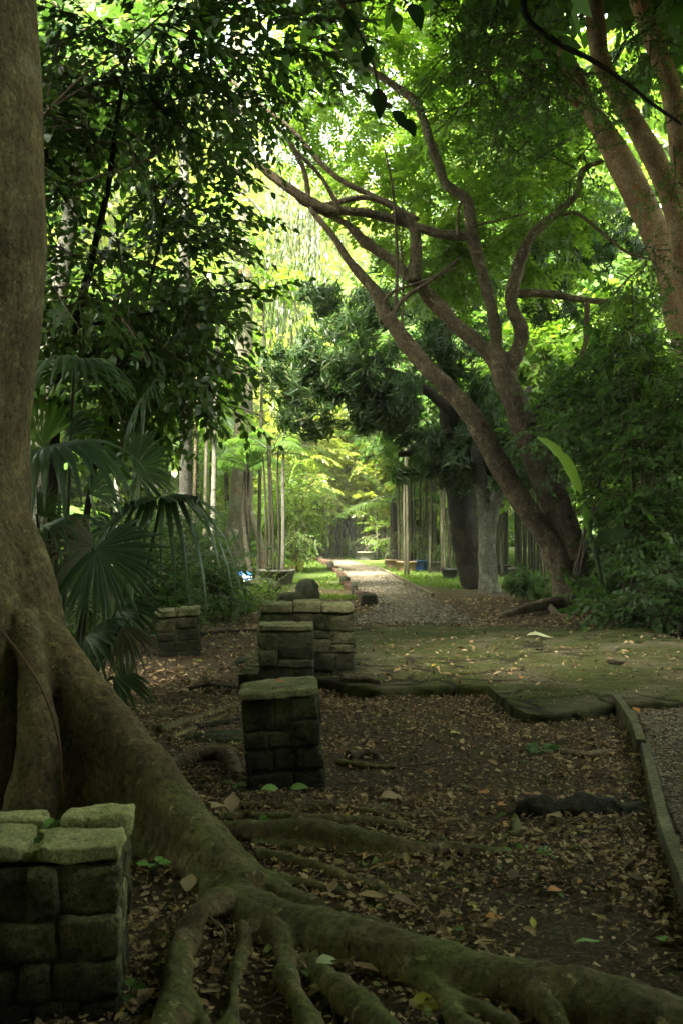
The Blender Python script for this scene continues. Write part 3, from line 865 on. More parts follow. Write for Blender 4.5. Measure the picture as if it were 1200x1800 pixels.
mb = MB()
def blades(x, y, h, w):
    n = len(x)
    az = rng.random(n) * 6.283
    s = np.stack([np.cos(az), np.sin(az), np.zeros(n)], 1) * (w * .5)[:, None]
    l = np.stack([rng.normal(size=n) * .5, rng.normal(size=n) * .5, np.ones(n)], 1) * h[:, None]
    b = np.stack([x, y, ground_h(x, y)], 1)
    V = np.stack([b - s, b + s, b + l * .55 + s * .8, b + l * .55 - s * .8, b + l + np.stack([rng.normal(size=n), rng.normal(size=n), -np.ones(n) * .3], 1) * (h * .25)[:, None]], 1)
    F = np.array([(0, 1, 2), (0, 2, 3), (3, 2, 4)])
    mb.add(V.reshape(-1, 3), (F[None] + np.arange(n)[:, None, None] * 5).reshape(-1, 3))
n = 90000
y = 20 + 40 * rng.random(n) ** 1.4
x = rng.uniform(-.16, .2, n) * y
a, b = path_x(y)
dens = fbm(np.stack([x * .7, y * .5, x * 0], 1), 71, 3)
k = ((x < a - .15) | (x > b + .05) | (y > 46)) & (dens > -.25 + (y < 24) * .35) & ~((x > 2.6 + (y-24) * .05) & (y < 26))
x, y = x[k], y[k]
blades(x, y, rng.uniform(.03, .09, len(x)), rng.uniform(.012, .03, len(x)))
tag(obj('grass', mb, M['grass']), 'short bright grass on both sides of the path', kind='stuff')

# ================================================================== BIG BUTTRESSED TREE (left foreground)
TB = (-2.02, 5.6, 0)
big_tree = thing('buttressed_tree', 'huge smooth grey-brown tree with buttress roots sweeping across the left foreground', 'tree', TB)
YT = 5.6
edge = [(-60, 55), (0, 56), (200, 67), (400, 75), (550, 70), (650, 57), (750, 48), (850, 48), (950, 52), (1050, 60), (1200, 70), (1420, 80)]
mb = MB()
rad_m = .44
pts, rads = [], []
for yy, ex in edge:
    p = P(ex, yy, YT); r_ = rad_m * (1 if yy < 900 else 1 + (yy - 900) / 1500)
    pts.append(p + np.array([-r_, 0, 0])); rads.append(r_)
mb.add(*tube(pts, rads, seg=28, n=60))
# main buttress: ridge line (photo pixel, depth), plate filled down to the ground
ridge = [(-50, 820, 5.5, .12), (-28, 900, 5.38, .17), (-6, 968, 5.3, .19), (45, 1040, 5.25, .17), (120, 1136, 5.1, .13), (195, 1226, 4.9, .12), (255, 1306, 4.7, .105), (315, 1396, 4.45, .085), (372, 1462, 4.15, .085), (440, 1520, 3.9, .09)]
rp = [P(a, b, c) - np.array([0, 0, r_]) for a, b, c, r_ in ridge]
mb.add(*tube(rp, [r_[3] for r_ in ridge], seg=14, n=40))
rc = catmull(rp[2:9], 36)
rr_ = np.interp(np.linspace(0, 6, 36), range(7), [r_[3] for r_ in ridge[2:9]])
for k in range(36):        # the plate: overlapping vertical ribs under the ridge
    p = rc[k]
    if p[2] < .1: continue
    foot = np.array([p[0] - .10 - .05 * p[2], p[1] + .04, -.12])
    hollow = math.exp(-((k - 25) / 4.5) ** 2) * .07
    mb.add(*tube([p, (p + foot) / 2 + np.array([-hollow * 1.2, hollow, 0]), foot], [rr_[k] * .98, max(.05, rr_[k] * .85 - hollow * .5), rr_[k] * .9], seg=10, n=8))
# lower part of trunk body and second plate towards the camera
for pa in ([(-90, 560, 5.75, .3), (-85, 720, 5.66, .32), (-75, 860, 5.5, .33), (-62, 1000, 5.3, .33), (-50, 1150, 5.2, .32), (-45, 1300, 5.2, .34), (-40, 1440, 5.2, .36)],
           [(-40, 780, 5.6, .1), (-20, 880, 5.5, .16), (16, 990, 5.35, .2), (50, 1120, 5.3, .2), (70, 1260, 5.32, .2), (90, 1430, 5.34, .2)]):
    mb.add(*tube([P(a, b, c) for a, b, c, r_ in pa], [r_[3] for r_ in pa], seg=16, n=18))
# small buttress in front
pa = [(40, 1080, 5.12, .07), (58, 1170, 4.98, .075), (66, 1240, 4.86, .09), (68, 1320, 4.78, .105), (60, 1400, 4.74, .115), (52, 1460, 4.72, .13)]
mb.add(*tube([P(a, b, c) for a, b, c, r_ in pa], [r_[3] for r_ in pa], seg=12, n=24))
# the great root that crosses the foreground: traced along its top edge
gr = [(330, 1462, 4.35, .07), (385, 1520, 4.0, .095), (450, 1560, 3.75, .115), (520, 1580, 3.58, .12), (600, 1597, 3.42, .12), (700, 1632, 3.27, .105), (800, 1654, 3.17, .1), (900, 1668, 3.1, .1), (1000, 1692, 3.0, .1), (1100, 1722, 2.92, .1), (1200, 1750, 2.85, .1), (1330, 1790, 2.75, .1), (1500, 1840, 2.65, .09)]
gp = [P(a, b, c) - np.array([0, 0, r_]) for a, b, c, r_ in gr]
mb.add(*tube(gp, [r_[3] for r_ in gr], seg=18, n=90, rough=.07, rs=5, seed=3))
mb.add(*tube([p + np.array([0, .03, -.05]) for p in gp], [r_[3] * 1.1 for r_ in gr], seg=14, n=90))
# the narrower root running beside it
nr = [(262, 1296, 4.72, .07), (325, 1390, 4.5, .075), (385, 1455, 4.3, .07), (440, 1500, 4.1, .06), (500, 1545, 3.9, .055), (560, 1570, 3.72, .06)]
mb.add(*tube([P(a, b, c) - np.array([0, 0, r_]) for a, b, c, r_ in nr], [r_[3] for r_ in nr], seg=12, n=40))
# hump under the great root from which the front roots leave
hp = [(430, 1570, 3.75, .09), (455, 1620, 3.6, .085), (490, 1650, 3.47, .07)]
mb.add(*tube([P(a, b, c) - np.array([0, 0, .05]) for a, b, c, r_ in hp], [r_[3] for r_ in hp], seg=12, n=12))
def root_line(lst, seg=10, rough=.1, seed=0):
    """(px, py, radius[, depth]): the root's middle is seen at that pixel and it lies two thirds out of the soil"""
    pts = []
    for q in lst:
        r_ = q[2]
        Y = q[3] if len(q) > 3 else (CAMH - r_ * .75 - .012) * FPX / (q[1] - HOR)
        pts.append(P(q[0], q[1], Y))
    mb.add(*tube(pts, [q[2] for q in lst], seg=seg, n=len(lst) * 9, rough=rough, rs=9, seed=seed))
root_line([(405, 1575, .035, 3.75), (358, 1598, .042, 3.52), (336, 1645, .05), (318, 1690, .046), (312, 1745, .052), (296, 1800, .05), (280, 1880, .05)], seed=1, rough=.22)
root_line([(428, 1620, .025, 3.52), (432, 1670, .026), (418, 1715, .03), (412, 1760, .025), (396, 1830, .028)], seed=2, rough=.25)
root_line([(330, 1725, .02), (350, 1765, .024), (368, 1830, .026)], seed=12)
root_line([(478, 1625, .04, 3.48), (498, 1668, .036), (506, 1720, .042), (532, 1770, .036), (556, 1840, .04)], seed=4, rough=.25)
root_line([(610, 1640, .04, 3.32), (660, 1668, .042, 3.25), (712, 1708, .04), (770, 1742, .036), (835, 1772, .03), (900, 1800, .025)], seed=5)
root_line([(770, 1742, .03), (800, 1785, .028), (850, 1830, .025)], seed=15)
root_line([(920, 1728, .032, 3.0), (945, 1760, .03, 2.93), (980, 1800, .028), (1010, 1850, .028)], seed=6)
root_line([(540, 1690, .04, 3.3), (590, 1735, .045), (640, 1775, .045), (690, 1820, .035)], seed=16)
# shallow roots spreading behind the great root
root_line([(385, 1435, .035), (450, 1432, .032), (560, 1444, .034), (650, 1446, .03), (735, 1460, .02)], seed=7)
root_line([(390, 1462, .05), (480, 1462, .056), (560, 1466, .062), (650, 1484, .056), (730, 1496, .05), (800, 1494, .046), (890, 1500, .03)], seed=8)
root_line([(450, 1500, .04), (530, 1515, .036), (600, 1540, .033), (690, 1566, .027), (790, 1592, .016)], seed=9)
root_line([(560, 1478, .02), (690, 1508, .026), (740, 1530, .03), (765, 1542, .02)], seed=10)
root_line([(470, 1530, .03), (560, 1560, .03), (650, 1582, .022), (740, 1606, .012)], seed=13)
root_line([(560, 1600, .02, 3.5), (640, 1612, .02, 3.56), (720, 1640, .02), (800, 1650, .014), (860, 1646, .01)], seed=21)
root_line([(440, 1480, .022), (540, 1488, .02), (620, 1500, .022), (690, 1520, .016), (760, 1560, .012)], seed=22, rough=.25)
root_line([(420, 1412, .018), (500, 1418, .02), (600, 1420, .018), (700, 1432, .016), (800, 1430, .01)], seed=23, rough=.25)
root_line([(590, 1338, .02), (650, 1345, .022), (720, 1350, .02), (770, 1362, .01)], seed=24, rough=.25)
root_line([(850, 1480, .02), (900, 1462, .022), (905, 1430, .018)], seed=25)
V, N, F = remesh(mb, .0105, 7)
low = np.clip(1.3 - V[:, 2], .15, 1)
d = .012 * fbm(V * np.array([2.2, 2.2, 1.6]), 81, 2) + .009 * low * vnoise(V * np.array([9, 9, 5]), 83) + .006 * low * vnoise(V * np.array([21, 21, 14]), 84) + .003 * vnoise(V * np.array([46, 46, 28]), 85)
V = V + N * d[:, None]
obj('trunk', MB().add(V, F), M['bark_big'], big_tree)
mb = MB(); mb.add(*tube([(-2.02, 5.6, 4.2), (-2.0, 5.7, 6.5), (-1.9, 5.6, 9.0), (-1.7, 5.2, 11)], [.4, .4, .38, .25], seg=20))
for q in range(9):
    a = q * .7; l = random.uniform(5, 9)
    mb.add(*tube([(-1.95, 5.6, 7.2 + .35 * q), (-1.95 + l * .4 * math.cos(a), 5.6 + l * .4 * math.sin(a), 8.6 + .3 * q), (-1.95 + l * math.cos(a), 5.6 + l * math.sin(a), 9.2 + .25 * q)], [.2, .13, .04], seg=8))
obj('limb', mb, M['bark_big'], big_tree)
# curved surface root ending in a knee beside the leaning pillar
mb = MB(); mb.add(*tube([P(a, b, c) - np.array([0, 0, r_ * .5]) for a, b, c, r_ in [(240, 1352, 5.9, .04), (300, 1338, 6.0, .045), (350, 1318, 6.12, .046), (392, 1316, 6.1, .046), (410, 1334, 6.0, .044), (414, 1360, 5.85, .042), (416, 1392, 5.75, .04)]], [.04, .045, .046, .046, .044, .042, .04], seg=12, rough=.08, rs=8))
obj('root', mb, M['bark_fork'], big_tree)
# wide crown out of view overhead, put in to shade everything near the camera
SHADE = 0.2
pp, oo = world_blob([(-2, 4, 10.5, 9, 9, 2.2, int(900 * SHADE)), (-3, -6, 9.5, 10, 7, 2.5, 520), (5, -4, 10.5, 8, 7, 2.0, 420), (-8, 4, 9, 6, 8, 3, int(420 * SHADE)), (1, 9, 12.5, 9, 5, 1.8, 260)])
obj('crown', foliage(pp, oo, T_CANOPY, (.8, 1.3)), [M['leaf_mid'], M['twig']], big_tree)

mb = MB()
mb.add(*tube([P(-20, 1085, 4.9), P(22, 1130, 4.85), P(58, 1180, 4.75), P(84, 1230, 4.72), P(100, 1280, 4.72), P(108, 1320, 4.72), P(112, 1400, 4.72)], .005, seg=6))
tag(obj('climbing_vine', mb, M['vine']), 'thin reddish vine clinging to the buttress of the huge tree', 'vine')

# ================================================================== STONE PILLARS
def stone_block(w, d, h, seed, n=5):
    """one hewn stone centred on its base: subdivided box, rounded and chipped"""
    r = random.Random(seed)
    t = np.linspace(-1, 1, n)
    faces = []
    mbk = MB()
    vs = []
    for ax in range(3):
        for sg in (-1, 1):
            a, b = np.meshgrid(t, t)
            P3 = np.zeros((n * n, 3)); o = [k for k in range(3) if k != ax]
            P3[:, o[0]] = a.ravel(); P3[:, o[1]] = b.ravel(); P3[:, ax] = sg
            i = np.arange(n - 1)[:, None] * n; j = np.arange(n - 1)[None]
            q = np.stack([i + j, i + j + 1, i + n + j + 1, i + n + j], -1).reshape(-1, 4)
            flip = (sg > 0) ^ (ax == 1)
            if not flip: q = q[:, ::-1]
            mbk.add(P3, q)
    V = np.concatenate(mbk.v); Fq = np.concatenate([f for f, _ in mbk.f])
    # weld the seams so each stone is one island
    key = np.round(V * 1000).astype(int)
    u, inv = np.unique(key, axis=0, return_inverse=True)
    inv = inv.ravel()
    V = u / 1000.0; Fq = inv[Fq]
    s = np.array([w, d, h]) / 2
    # round the corners
    e = np.minimum(.25, .008 / s)
    for k in range(3):
        others = [o for o in range(3) if o != k]
        m = np.abs(V[:, others])
        V[:, k] *= 1 - e[k] * np.clip((m.max(1) - .9) / .1, 0, 1) * .7 - e[k] * .5 * (np.clip((m - .9) / .1, 0, 1).min(1))
    W = V * s
    W += np.array([vnoise(W * 9 + seed * 7.1, 1), vnoise(W * 9 + seed * 3.3, 2), vnoise(W * 9 + seed * 5.7, 3)]).T * np.array([.009, .009, .005])
    W += np.array([vnoise(W * 30 + seed * 7.1, 4), vnoise(W * 30 + seed, 5), vnoise(W * 30 + seed * 5.7, 6)]).T * .006
    W += np.array([vnoise(W * 80 + seed * 7.1, 4), vnoise(W * 80 + seed, 5), vnoise(W * 80 + seed * 5.7, 6)]).T * .0025
    chip = np.clip(vnoise(W * 14 + seed * 2.3, 8) - .35, 0, 1) * .03
    edge_ = np.sort(np.abs(V), axis=1)[:, 1]
    W -= nrm(W / s) * (chip * np.clip((edge_ - .6) / .4, 0.1, 1))[:, None]
    W[:, 2] += h / 2
    return W, Fq
def rubble_pillar(w, d, courses, seed, gap=.005, inset=.015, sizes=(.12, .24)):
    """stones laid round a mortar core in courses (list of heights); returns (stones MB, core MB, height)"""
    r = random.Random(seed)
    st, co = MB(), MB()
    z = sum(courses); k = 0
    def split(x0, x1, z0, z1, out):
        W_, H_ = x1 - x0, z1 - z0
        mx = sizes[1]
        if H_ > .17 and (H_ > W_ * .75 or W_ <= mx):
            c = z0 + H_ * r.uniform(.36, .64); split(x0, x1, z0, c, out); split(x0, x1, c, z1, out)
        elif W_ > mx:
            c = x0 + W_ * r.uniform(.34, .66); split(x0, c, z0, z1, out); split(c, x1, z0, z1, out)
        else: out.append((x0, x1, z0, z1))
    for ax, L, off in (('x', w, -d / 2), ('x', w, d / 2), ('y', d, -w / 2), ('y', d, w / 2)):
        depth = .1
        lim = L / 2 - (depth * .8 if ax == 'y' else 0)
        out = []
        zc = z * r.uniform(.42, .58); zd = zc * r.uniform(.45, .6)
        for za, zb in ((0, zd), (zd, zc), (zc, z)): split(-lim, lim, za, zb, out)
        for x0, x1, z0, z1 in out:
            V, F = stone_block(x1 - x0 - gap, depth, z1 - z0 - gap, seed * 100 + k, n=12); k += 1
            if ax == 'y': V = V[:, [1, 0, 2]]; F = F[:, ::-1]
            s = 1 if off > 0 else -1
            o = off - s * (depth / 2 - r.uniform(-.011, .006))
            c = (x0 + x1) / 2
            st.add(V + (np.array([c, o, z0 + gap / 2]) if ax == 'x' else np.array([o, c, z0 + gap / 2])), F)
    a, b = w / 2 - inset, d / 2 - inset
    n = 46
    for ax in range(4):      # core walls, rough mortar
        t, u = np.meshgrid(np.linspace(-1, 1, n), np.linspace(0, 1, n))
        t, u = t.ravel(), u.ravel()
        if ax == 0: V = np.stack([t * a, t * 0 - b, u * z], 1)
        if ax == 1: V = np.stack([t * 0 + a, t * b, u * z], 1)
        if ax == 2: V = np.stack([-t * a, t * 0 + b, u * z], 1)
        if ax == 3: V = np.stack([t * 0 - a, -t * b, u * z], 1)
        nn = [(0, -1, 0), (1, 0, 0), (0, 1, 0), (-1, 0, 0)][ax]
        V = V + np.array(nn) * (vnoise(V * 16, seed) * .003 + vnoise(V * 45, seed + 1) * .003 + vnoise(V * 100, seed + 2) * .002)[:, None]
        i = np.arange(n - 1)[:, None] * n; j = np.arange(n - 1)[None]
        co.add(V, np.stack([i + j, i + j + 1, i + n + j + 1, i + n + j], -1).reshape(-1, 4))
    V = np.array([(-a, -b, z - .004), (a, -b, z - .004), (a, b, z - .004), (-a, b, z - .004)])
    co.add(V, np.array([[0, 1, 2, 3]]))
    return st, co, z
def pillar(name, label, loc, w, d, courses, seed, caps, rotz=0, tilt=(0, 0), mats=('stone', 'stone_cap_dim'), joint=None, cat='stone pillar', sizes=(.12, .24)):
    t = thing(name, label, cat, loc, None, rotz)
    t.rotation_euler = (tilt[0], tilt[1], rotz)
    st, co, z = rubble_pillar(w, d, courses, seed, sizes=sizes)
    o = bpy.data.objects.new('masonry', st.mesh('masonry', M[mats[0]])); COL.objects.link(o); o.parent = t
    o = bpy.data.objects.new('mortar_core', co.mesh('mortar_core', M['mortar'])); COL.objects.link(o); o.parent = t
    for k, (x, y, cw, cd, ch) in enumerate(caps):
        V, F = stone_block(cw, cd, ch, seed * 37 + k, n=12)
        V = V + np.array([x, y, z + .004 + random.uniform(0, .006)])
        o = bpy.data.objects.new('cap_stone', MB().add(V, F).mesh('cap_stone', M[mats[1]])); COL.objects.link(o); o.parent = t
    if joint:
        V, Q = grid_mesh(np.linspace(-w / 2 + .02, w / 2 - .02, 30), np.linspace(-d / 2 + .02, d / 2 - .02, 24), lambda x, y: z + joint + .006 * vnoise(np.stack([x * 30, y * 30, x * 0], 1), seed))
        o = bpy.data.objects.new('moss_joint', MB().add(V, Q).mesh('moss_joint', M['moss_joint'])); COL.objects.link(o); o.parent = t
    return t
# nearest, bottom left: four bright cap stones with a mossy cross joint
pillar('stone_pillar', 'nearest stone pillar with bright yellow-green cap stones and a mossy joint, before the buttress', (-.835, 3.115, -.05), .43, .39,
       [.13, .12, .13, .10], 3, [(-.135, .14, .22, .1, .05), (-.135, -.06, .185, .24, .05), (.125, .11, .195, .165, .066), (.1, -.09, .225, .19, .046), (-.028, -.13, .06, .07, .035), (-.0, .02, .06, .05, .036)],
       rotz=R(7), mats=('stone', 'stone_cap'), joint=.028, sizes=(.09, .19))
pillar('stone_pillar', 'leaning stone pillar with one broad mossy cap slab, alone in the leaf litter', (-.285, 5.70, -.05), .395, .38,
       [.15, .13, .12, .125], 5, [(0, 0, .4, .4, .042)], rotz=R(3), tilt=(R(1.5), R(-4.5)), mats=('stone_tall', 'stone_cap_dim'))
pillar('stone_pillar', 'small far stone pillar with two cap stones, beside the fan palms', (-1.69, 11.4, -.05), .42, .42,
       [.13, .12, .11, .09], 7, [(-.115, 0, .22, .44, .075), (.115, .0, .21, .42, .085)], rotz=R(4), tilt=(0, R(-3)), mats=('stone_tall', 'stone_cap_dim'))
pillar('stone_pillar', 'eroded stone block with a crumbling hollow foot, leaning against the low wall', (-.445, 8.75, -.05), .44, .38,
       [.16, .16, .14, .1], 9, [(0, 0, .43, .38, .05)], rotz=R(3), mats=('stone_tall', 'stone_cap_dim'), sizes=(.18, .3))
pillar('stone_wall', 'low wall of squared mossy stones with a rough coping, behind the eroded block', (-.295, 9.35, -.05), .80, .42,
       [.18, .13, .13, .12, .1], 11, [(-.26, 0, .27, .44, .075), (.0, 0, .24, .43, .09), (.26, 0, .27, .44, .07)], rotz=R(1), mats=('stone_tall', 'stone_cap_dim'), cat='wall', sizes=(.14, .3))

def rock(name, label, c, s, seed, mat='rock', cat='rock'):
    a = np.linspace(0, np.pi, 18); b = np.linspace(0, 2 * np.pi, 26, endpoint=False)
    A_, B_ = np.meshgrid(a, b, indexing='ij')
    V = np.stack([np.sin(A_) * np.cos(B_), np.sin(A_) * np.sin(B_), np.cos(A_)], -1).reshape(-1, 3)
    V = np.sign(V) * np.abs(V) ** .75
    V = V * (1 + .22 * fbm(V * 1.6 + seed, seed, 3))[:, None]
    V = V * np.array(s)
    i = np.arange(17)[:, None] * 26; j = np.arange(26)[None]
    Q = np.stack([i + j, i + 26 + j, i + 26 + (j + 1) % 26, i + (j + 1) % 26], -1).reshape(-1, 4)
    o = obj(name, MB().add(V, Q), M[mat], None, True, tuple(c))
    # coordinates above are local already
    me = o.data
    co = np.empty(len(me.vertices) * 3, np.float32); me.vertices.foreach_get('co', co)
    co = co.reshape(-1, 3) + np.array(c, np.float32); me.vertices.foreach_set('co', co.ravel())
    return tag(o, label, cat)
rock('boulder', 'dark square boulder standing behind the low stone wall', (-.56, 17.6, .2), (.19, .2, .26), 3)
rock('boulder', 'low flat dark boulder left of the square one, behind the wall', (-.78, 17.4, .08), (.26, .2, .2), 5)
rock('boulder', 'dark rock at the foot of the concrete planter', (-1.55, 21.5, .1), (.35, .25, .2), 8)
rock('boulder', 'black rounded stone beside the blue tub', (-2.2, 21.8, .12), (.22, .2, .25), 9)
rock('flat_stone', 'half buried grey stone between the far pillar and the low wall', (-.85, 10.6, .01), (.17, .12, .07), 12)
rock('flat_stone', 'long mossy stone lying beside the curved root', (-.75, 6.75, .0), (.3, .1, .07), 13)

# fallen log and branches
mb = MB(); mb.add(*tube([G(905, 1440) + [0, 0, .05], G(960, 1443) + [0, 0, .055], G(1050, 1440) + [0, 0, .05], G(1120, 1438) + [0, 0, .03]], [.05, .066, .062, .045], seg=22, n=60, rough=.45, rs=10))
tag(obj('fallen_log', mb, M['log']), 'short charred-looking log lying in the litter near the timber edging', 'log')
def stick(label, lst, r, mat='stick', name='fallen_branch'):
    pts = []
    for a, b in lst:
        g = G(a, b); g[2] = floor_z(g[0], g[1])[0] + r * .8; pts.append(g)
    mb = MB(); mb.add(*tube(pts, np.linspace(r, r * .6, len(pts)), seg=8, rough=.12, rs=12))
    return tag(obj(name, mb, M[mat]), label, 'branch')
stick('pale broken stick at the foot of the leaning pillar', [(515, 1424), (545, 1421), (577, 1423)], .016)
stick('brown fallen branch lying above the charred log', [(985, 1336), (1030, 1340), (1072, 1332)], .028)
stick('thin straight twig pointing at the brown fallen branch', [(930, 1344), (960, 1338), (1000, 1334)], .01)
stick('mossy pair-like branch left of the leaning pillar', [(282, 1298), (330, 1276), (372, 1262), (412, 1252)], .03, 'bark_big')
stick('slender mossy branch under the thicker one left of the leaning pillar', [(300, 1310), (350, 1286), (400, 1262)], .018, 'bark_big')
stick('dark bent branch beside the leaning pillar at half height', [(345, 1288), (390, 1278), (420, 1270)], .02, 'bark_dark')
stick('thin dark root-like branch from the far pillar to the low wall', [(350, 1118), (400, 1112), (455, 1110)], .025, 'bark_dark')
stick('crooked dark branch in the litter behind the leaning pillar', [(330, 1215), (370, 1205), (430, 1212), (455, 1206)], .022, 'bark_dark')
stick('brown branch stub right of the leaning pillar', [(612, 1338), (640, 1333), (664, 1336)], .03, 'bark_fork')
stick('long thin twig lying on the mossy paving', [(860, 1117), (900, 1114), (960, 1112)], .012)
stick('short dark stick near the lip of the paving', [(1066, 1184), (1085, 1187), (1100, 1188)], .02, 'bark_dark')
stick('reddish branch stub at the right foot of the low wall', [(600, 1218), (640, 1222), (668, 1228)], .035, 'bark_fork')
mb = MB()
mb.add(*tube([P(555, 1735, 3.12), P(600, 1712, 3.14), P(640, 1700, 3.2)], [.004, .004, .003], seg=5)); mb.add(*tube([P(600, 1712, 3.14), P(618, 1690, 3.2), P(622, 1676, 3.22)], [.003, .003, .002], seg=5))
tag(obj('dry_twig', mb, M['stick']), 'dry forked twig lying over the front roots near the pale leaf', 'twig')
mb = MB(); mb.add(*tube([P(345, 1570, 3.6), P(365, 1605, 3.5), P(395, 1632, 3.42), P(392, 1680, 3.36)], [.005, .005, .004, .003], seg=5))
tag(obj('dry_twig', mb, M['stick']), 'dry bent twig hanging over the root fork below the seedling', 'twig')

# timber edging on the right
def board(label, pts, w, h, name='timber_edging'):
    c = catmull(pts, 24)
    t = nrm(np.gradient(c, axis=0)); s = np.cross(t, [0, 0, 1.0])
    s = nrm(s)
    prof = [(-.5, 0), (-.5, .9), (-.4, 1), (.4, 1), (.5, .9), (.5, 0)]
    V = np.concatenate([c + s * (a * w) + np.array([0, 0, 1.0]) * (b * h) for a, b in prof]).reshape(6, 24, 3).transpose(1, 0, 2).reshape(-1, 3)
    V = V + .004 * np.stack([vnoise(V * 14, 5), vnoise(V * 14, 6), vnoise(V * 14, 7)], 1)
    i = np.arange(23)[:, None] * 6; j = np.arange(5)[None]
    mb = MB().add(V, [np.stack([i + j, i + j + 1, i + 6 + j + 1, i + 6 + j], -1).reshape(-1, 4), np.array([[0, 5, 4, 3], [0, 3, 2, 1]]), np.array([[138, 139, 140, 141], [138, 141, 142, 143]])])
    return tag(obj(name, mb, M['timber'], smooth=False), label, 'edging board')
g0 = G(1100, 1262); g1 = G(1124, 1335)
board('short far weathered plank of the gravel edging, touching the paving lip', [g0 + [0, .3, -.05], (g0 + g1) / 2 + [0, 0, -.05], g1 + [0, 0, -.05]], .06, .17)
board('long near weathered plank edging the gravel bed on the right', [G(1130, 1330) + [.0, 0, -.05], G(1146, 1400) + [0, 0, -.05], G(1168, 1490) + [0, 0, -.05], G(1205, 1590) + [0, 0, -.05], G(1260, 1700) + [0, 0, -.05]], .055, .15)

# short stakes along the left side of the path
m = MB(); V = np.array([(x, y, z) for z in (0, 1) for x, y in ((-.5, -.5), (.5, -.5), (.5, .5), (-.5, .5))], float)
V[4:, :2] *= .9
V = V * np.array([.11, .3, .2])
V, F = stone_block(.1, .32, .2, 77, n=5)
base_me = MB().add(V, F).mesh('edging_stake', M['timber_red'])
base_me2 = MB().add(V * np.array([1.2, .5, 1.25]), F).mesh('edging_stake', M['rock'])
n = 17
ys = np.linspace(18.6, 43, n) ** 1.0
for k in range(n):
    y = 18.4 * (43 / 18.4) ** (k / (n - 1))
    x, _ = path_x(y)
    o = bpy.data.objects.new('edging_stake', base_me if k % 3 else base_me2); COL.objects.link(o)
    o.location = (x - .06, y, -.05); o.rotation_euler = (random.uniform(-.1, .1), random.uniform(-.15, .1), random.uniform(-.2, .3) + .25)
    o.scale = (1, min(2.6, .9 + y / 22), random.uniform(.8, 1.15))
    tag(o, 'short reddish wooden edging piece standing along the left side of the path' if k % 3 else 'dark square edging stone between the wooden pieces along the left side of the path', 'edging piece', 'edging along the left of the path' if k % 3 else 'dark edging stones left of the path')
    if k == 0:
        o.scale = (2.2, .8, 1.0); o['label'] = 'broad worn end piece of the path edging beside the paving'; del o['group']
pts = [np.array([path_x(y)[1] + .04, y, -.08]) for y in (20.5, 24, 28, 32, 36)]
board('thin sunken board along the right side of the path', pts, .06, .16)

# ================================================================== FORKED TREE (right of the path)
YF = 17.8
def limb(name, parent, lst, mat, Y=YF, seg=12, rough=.1, rs=4.0, k=1.0, n=None):
    mb = MB(); mb.add(*ptube([(a[0], a[1], a[2] * k) + tuple(a[3:]) for a in lst], Y, seg=seg, n=n or len(lst) * 7, rough=rough, rs=rs, seed=len(lst)))
    return obj(name, mb, M[mat], parent)
bf = G(1000, 1068)
fork = thing('forked_tree', 'dark rough-barked tree forking into two leaning trunks with long bare twisting boughs over the path', 'tree', bf)
FK = MB()
FK.add(*ptube([(1022, 1090, 120), (1016, 1060, 88), (1008, 1005, 58), (1000, 950, 50), (968, 865, 52), (924, 760, 47), (901, 700, 41), (882, 645, 37), (876, 620, 30)], YF, seg=16, n=90))
FK.add(*ptube([(1000, 1085, 70), (988, 1015, 42), (962, 950, 36), (905, 865, 39), (846, 760, 37), (804, 700, 33), (750, 645, 30), (705, 592, 28), (680, 555, 25)], YF - .15, seg=16, n=80))
FK.add(*ptube([(888, 680, 24), (876, 640, 24), (868, 560, 22), (848, 480, 22), (830, 410, 24), (821, 352, 20), (786, 322, 18), (772, 290, 19), (745, 210, 17), (727, 172, 15), (692, 146, 13), (642, 112, 11), (602, 90, 9), (560, 60, 6)], YF, seg=14, n=110))
FK.add(*ptube([(886, 680, 28), (894, 650, 28), (916, 592, 27), (902, 545, 24), (898, 515, 23), (921, 440, 20), (936, 410, 18), (975, 376, 15), (1015, 337, 13), (1026, 296, 11), (1062, 280, 8)], YF, seg=14, n=100))
FK.add(*ptube([(898, 720, 18), (884, 680, 26), (862, 625, 27), (803, 572, 27), (762, 528, 26), (728, 492, 23), (692, 460, 20), (642, 424, 17), (602, 388, 14), (545, 362, 11), (512, 335, 8), (480, 300, 6)], YF + .1, seg=14, n=90))
V, N, F = remesh(FK, .026, 5)
V = V + N * (.018 * fbm(V * 3.0, 91, 2) + .012 * vnoise(V * 11, 93) + .007 * vnoise(V * 30, 94))[:, None]
obj('trunk', MB().add(V, F), M['bark_fork'], fork)

limb('branch', fork, [(905, 515, 16), (935, 514, 15), (970, 516, 14), (1010, 524, 12), (1045, 528, 11), (1085, 532, 9), (1115, 552, 7), (1140, 575, 5)], 'bark_fork')
limb('branch', fork, [(728, 495, 28), (731, 440, 20), (728, 405, 17), (712, 380, 15), (690, 374, 13)], 'bark_fork')
limb('bough', fork, [(826, 412, 24), (800, 413, 20), (760, 406, 19), (700, 386, 18), (640, 372, 18), (580, 366, 19), (545, 352, 20), (510, 330, 20), (470, 300, 18), (440, 272, 15), (405, 240, 10), (370, 215, 6)], 'bark_fork', n=90, k=.88)
limb('branch', fork, [(682, 560, 34), (668, 525, 24), (650, 500, 20), (612, 455, 15), (590, 420, 12), (562, 385, 10), (545, 360, 9), (535, 300, 8), (510, 250, 6)], 'bark_fork')
limb('branch', fork, [(560, 362, 11), (640, 345, 10), (690, 362, 11), (735, 384, 10)], 'bark_fork', Y=18.6)
limb('branch', fork, [(688, 358, 12, 18.8), (640, 335, 10, 18.8), (600, 315, 10, 18.8), (560, 280, 9, 18.8), (520, 232, 8, 18.8), (460, 182, 7, 18.8), (398, 132, 6, 18.8)], 'bark_fork')
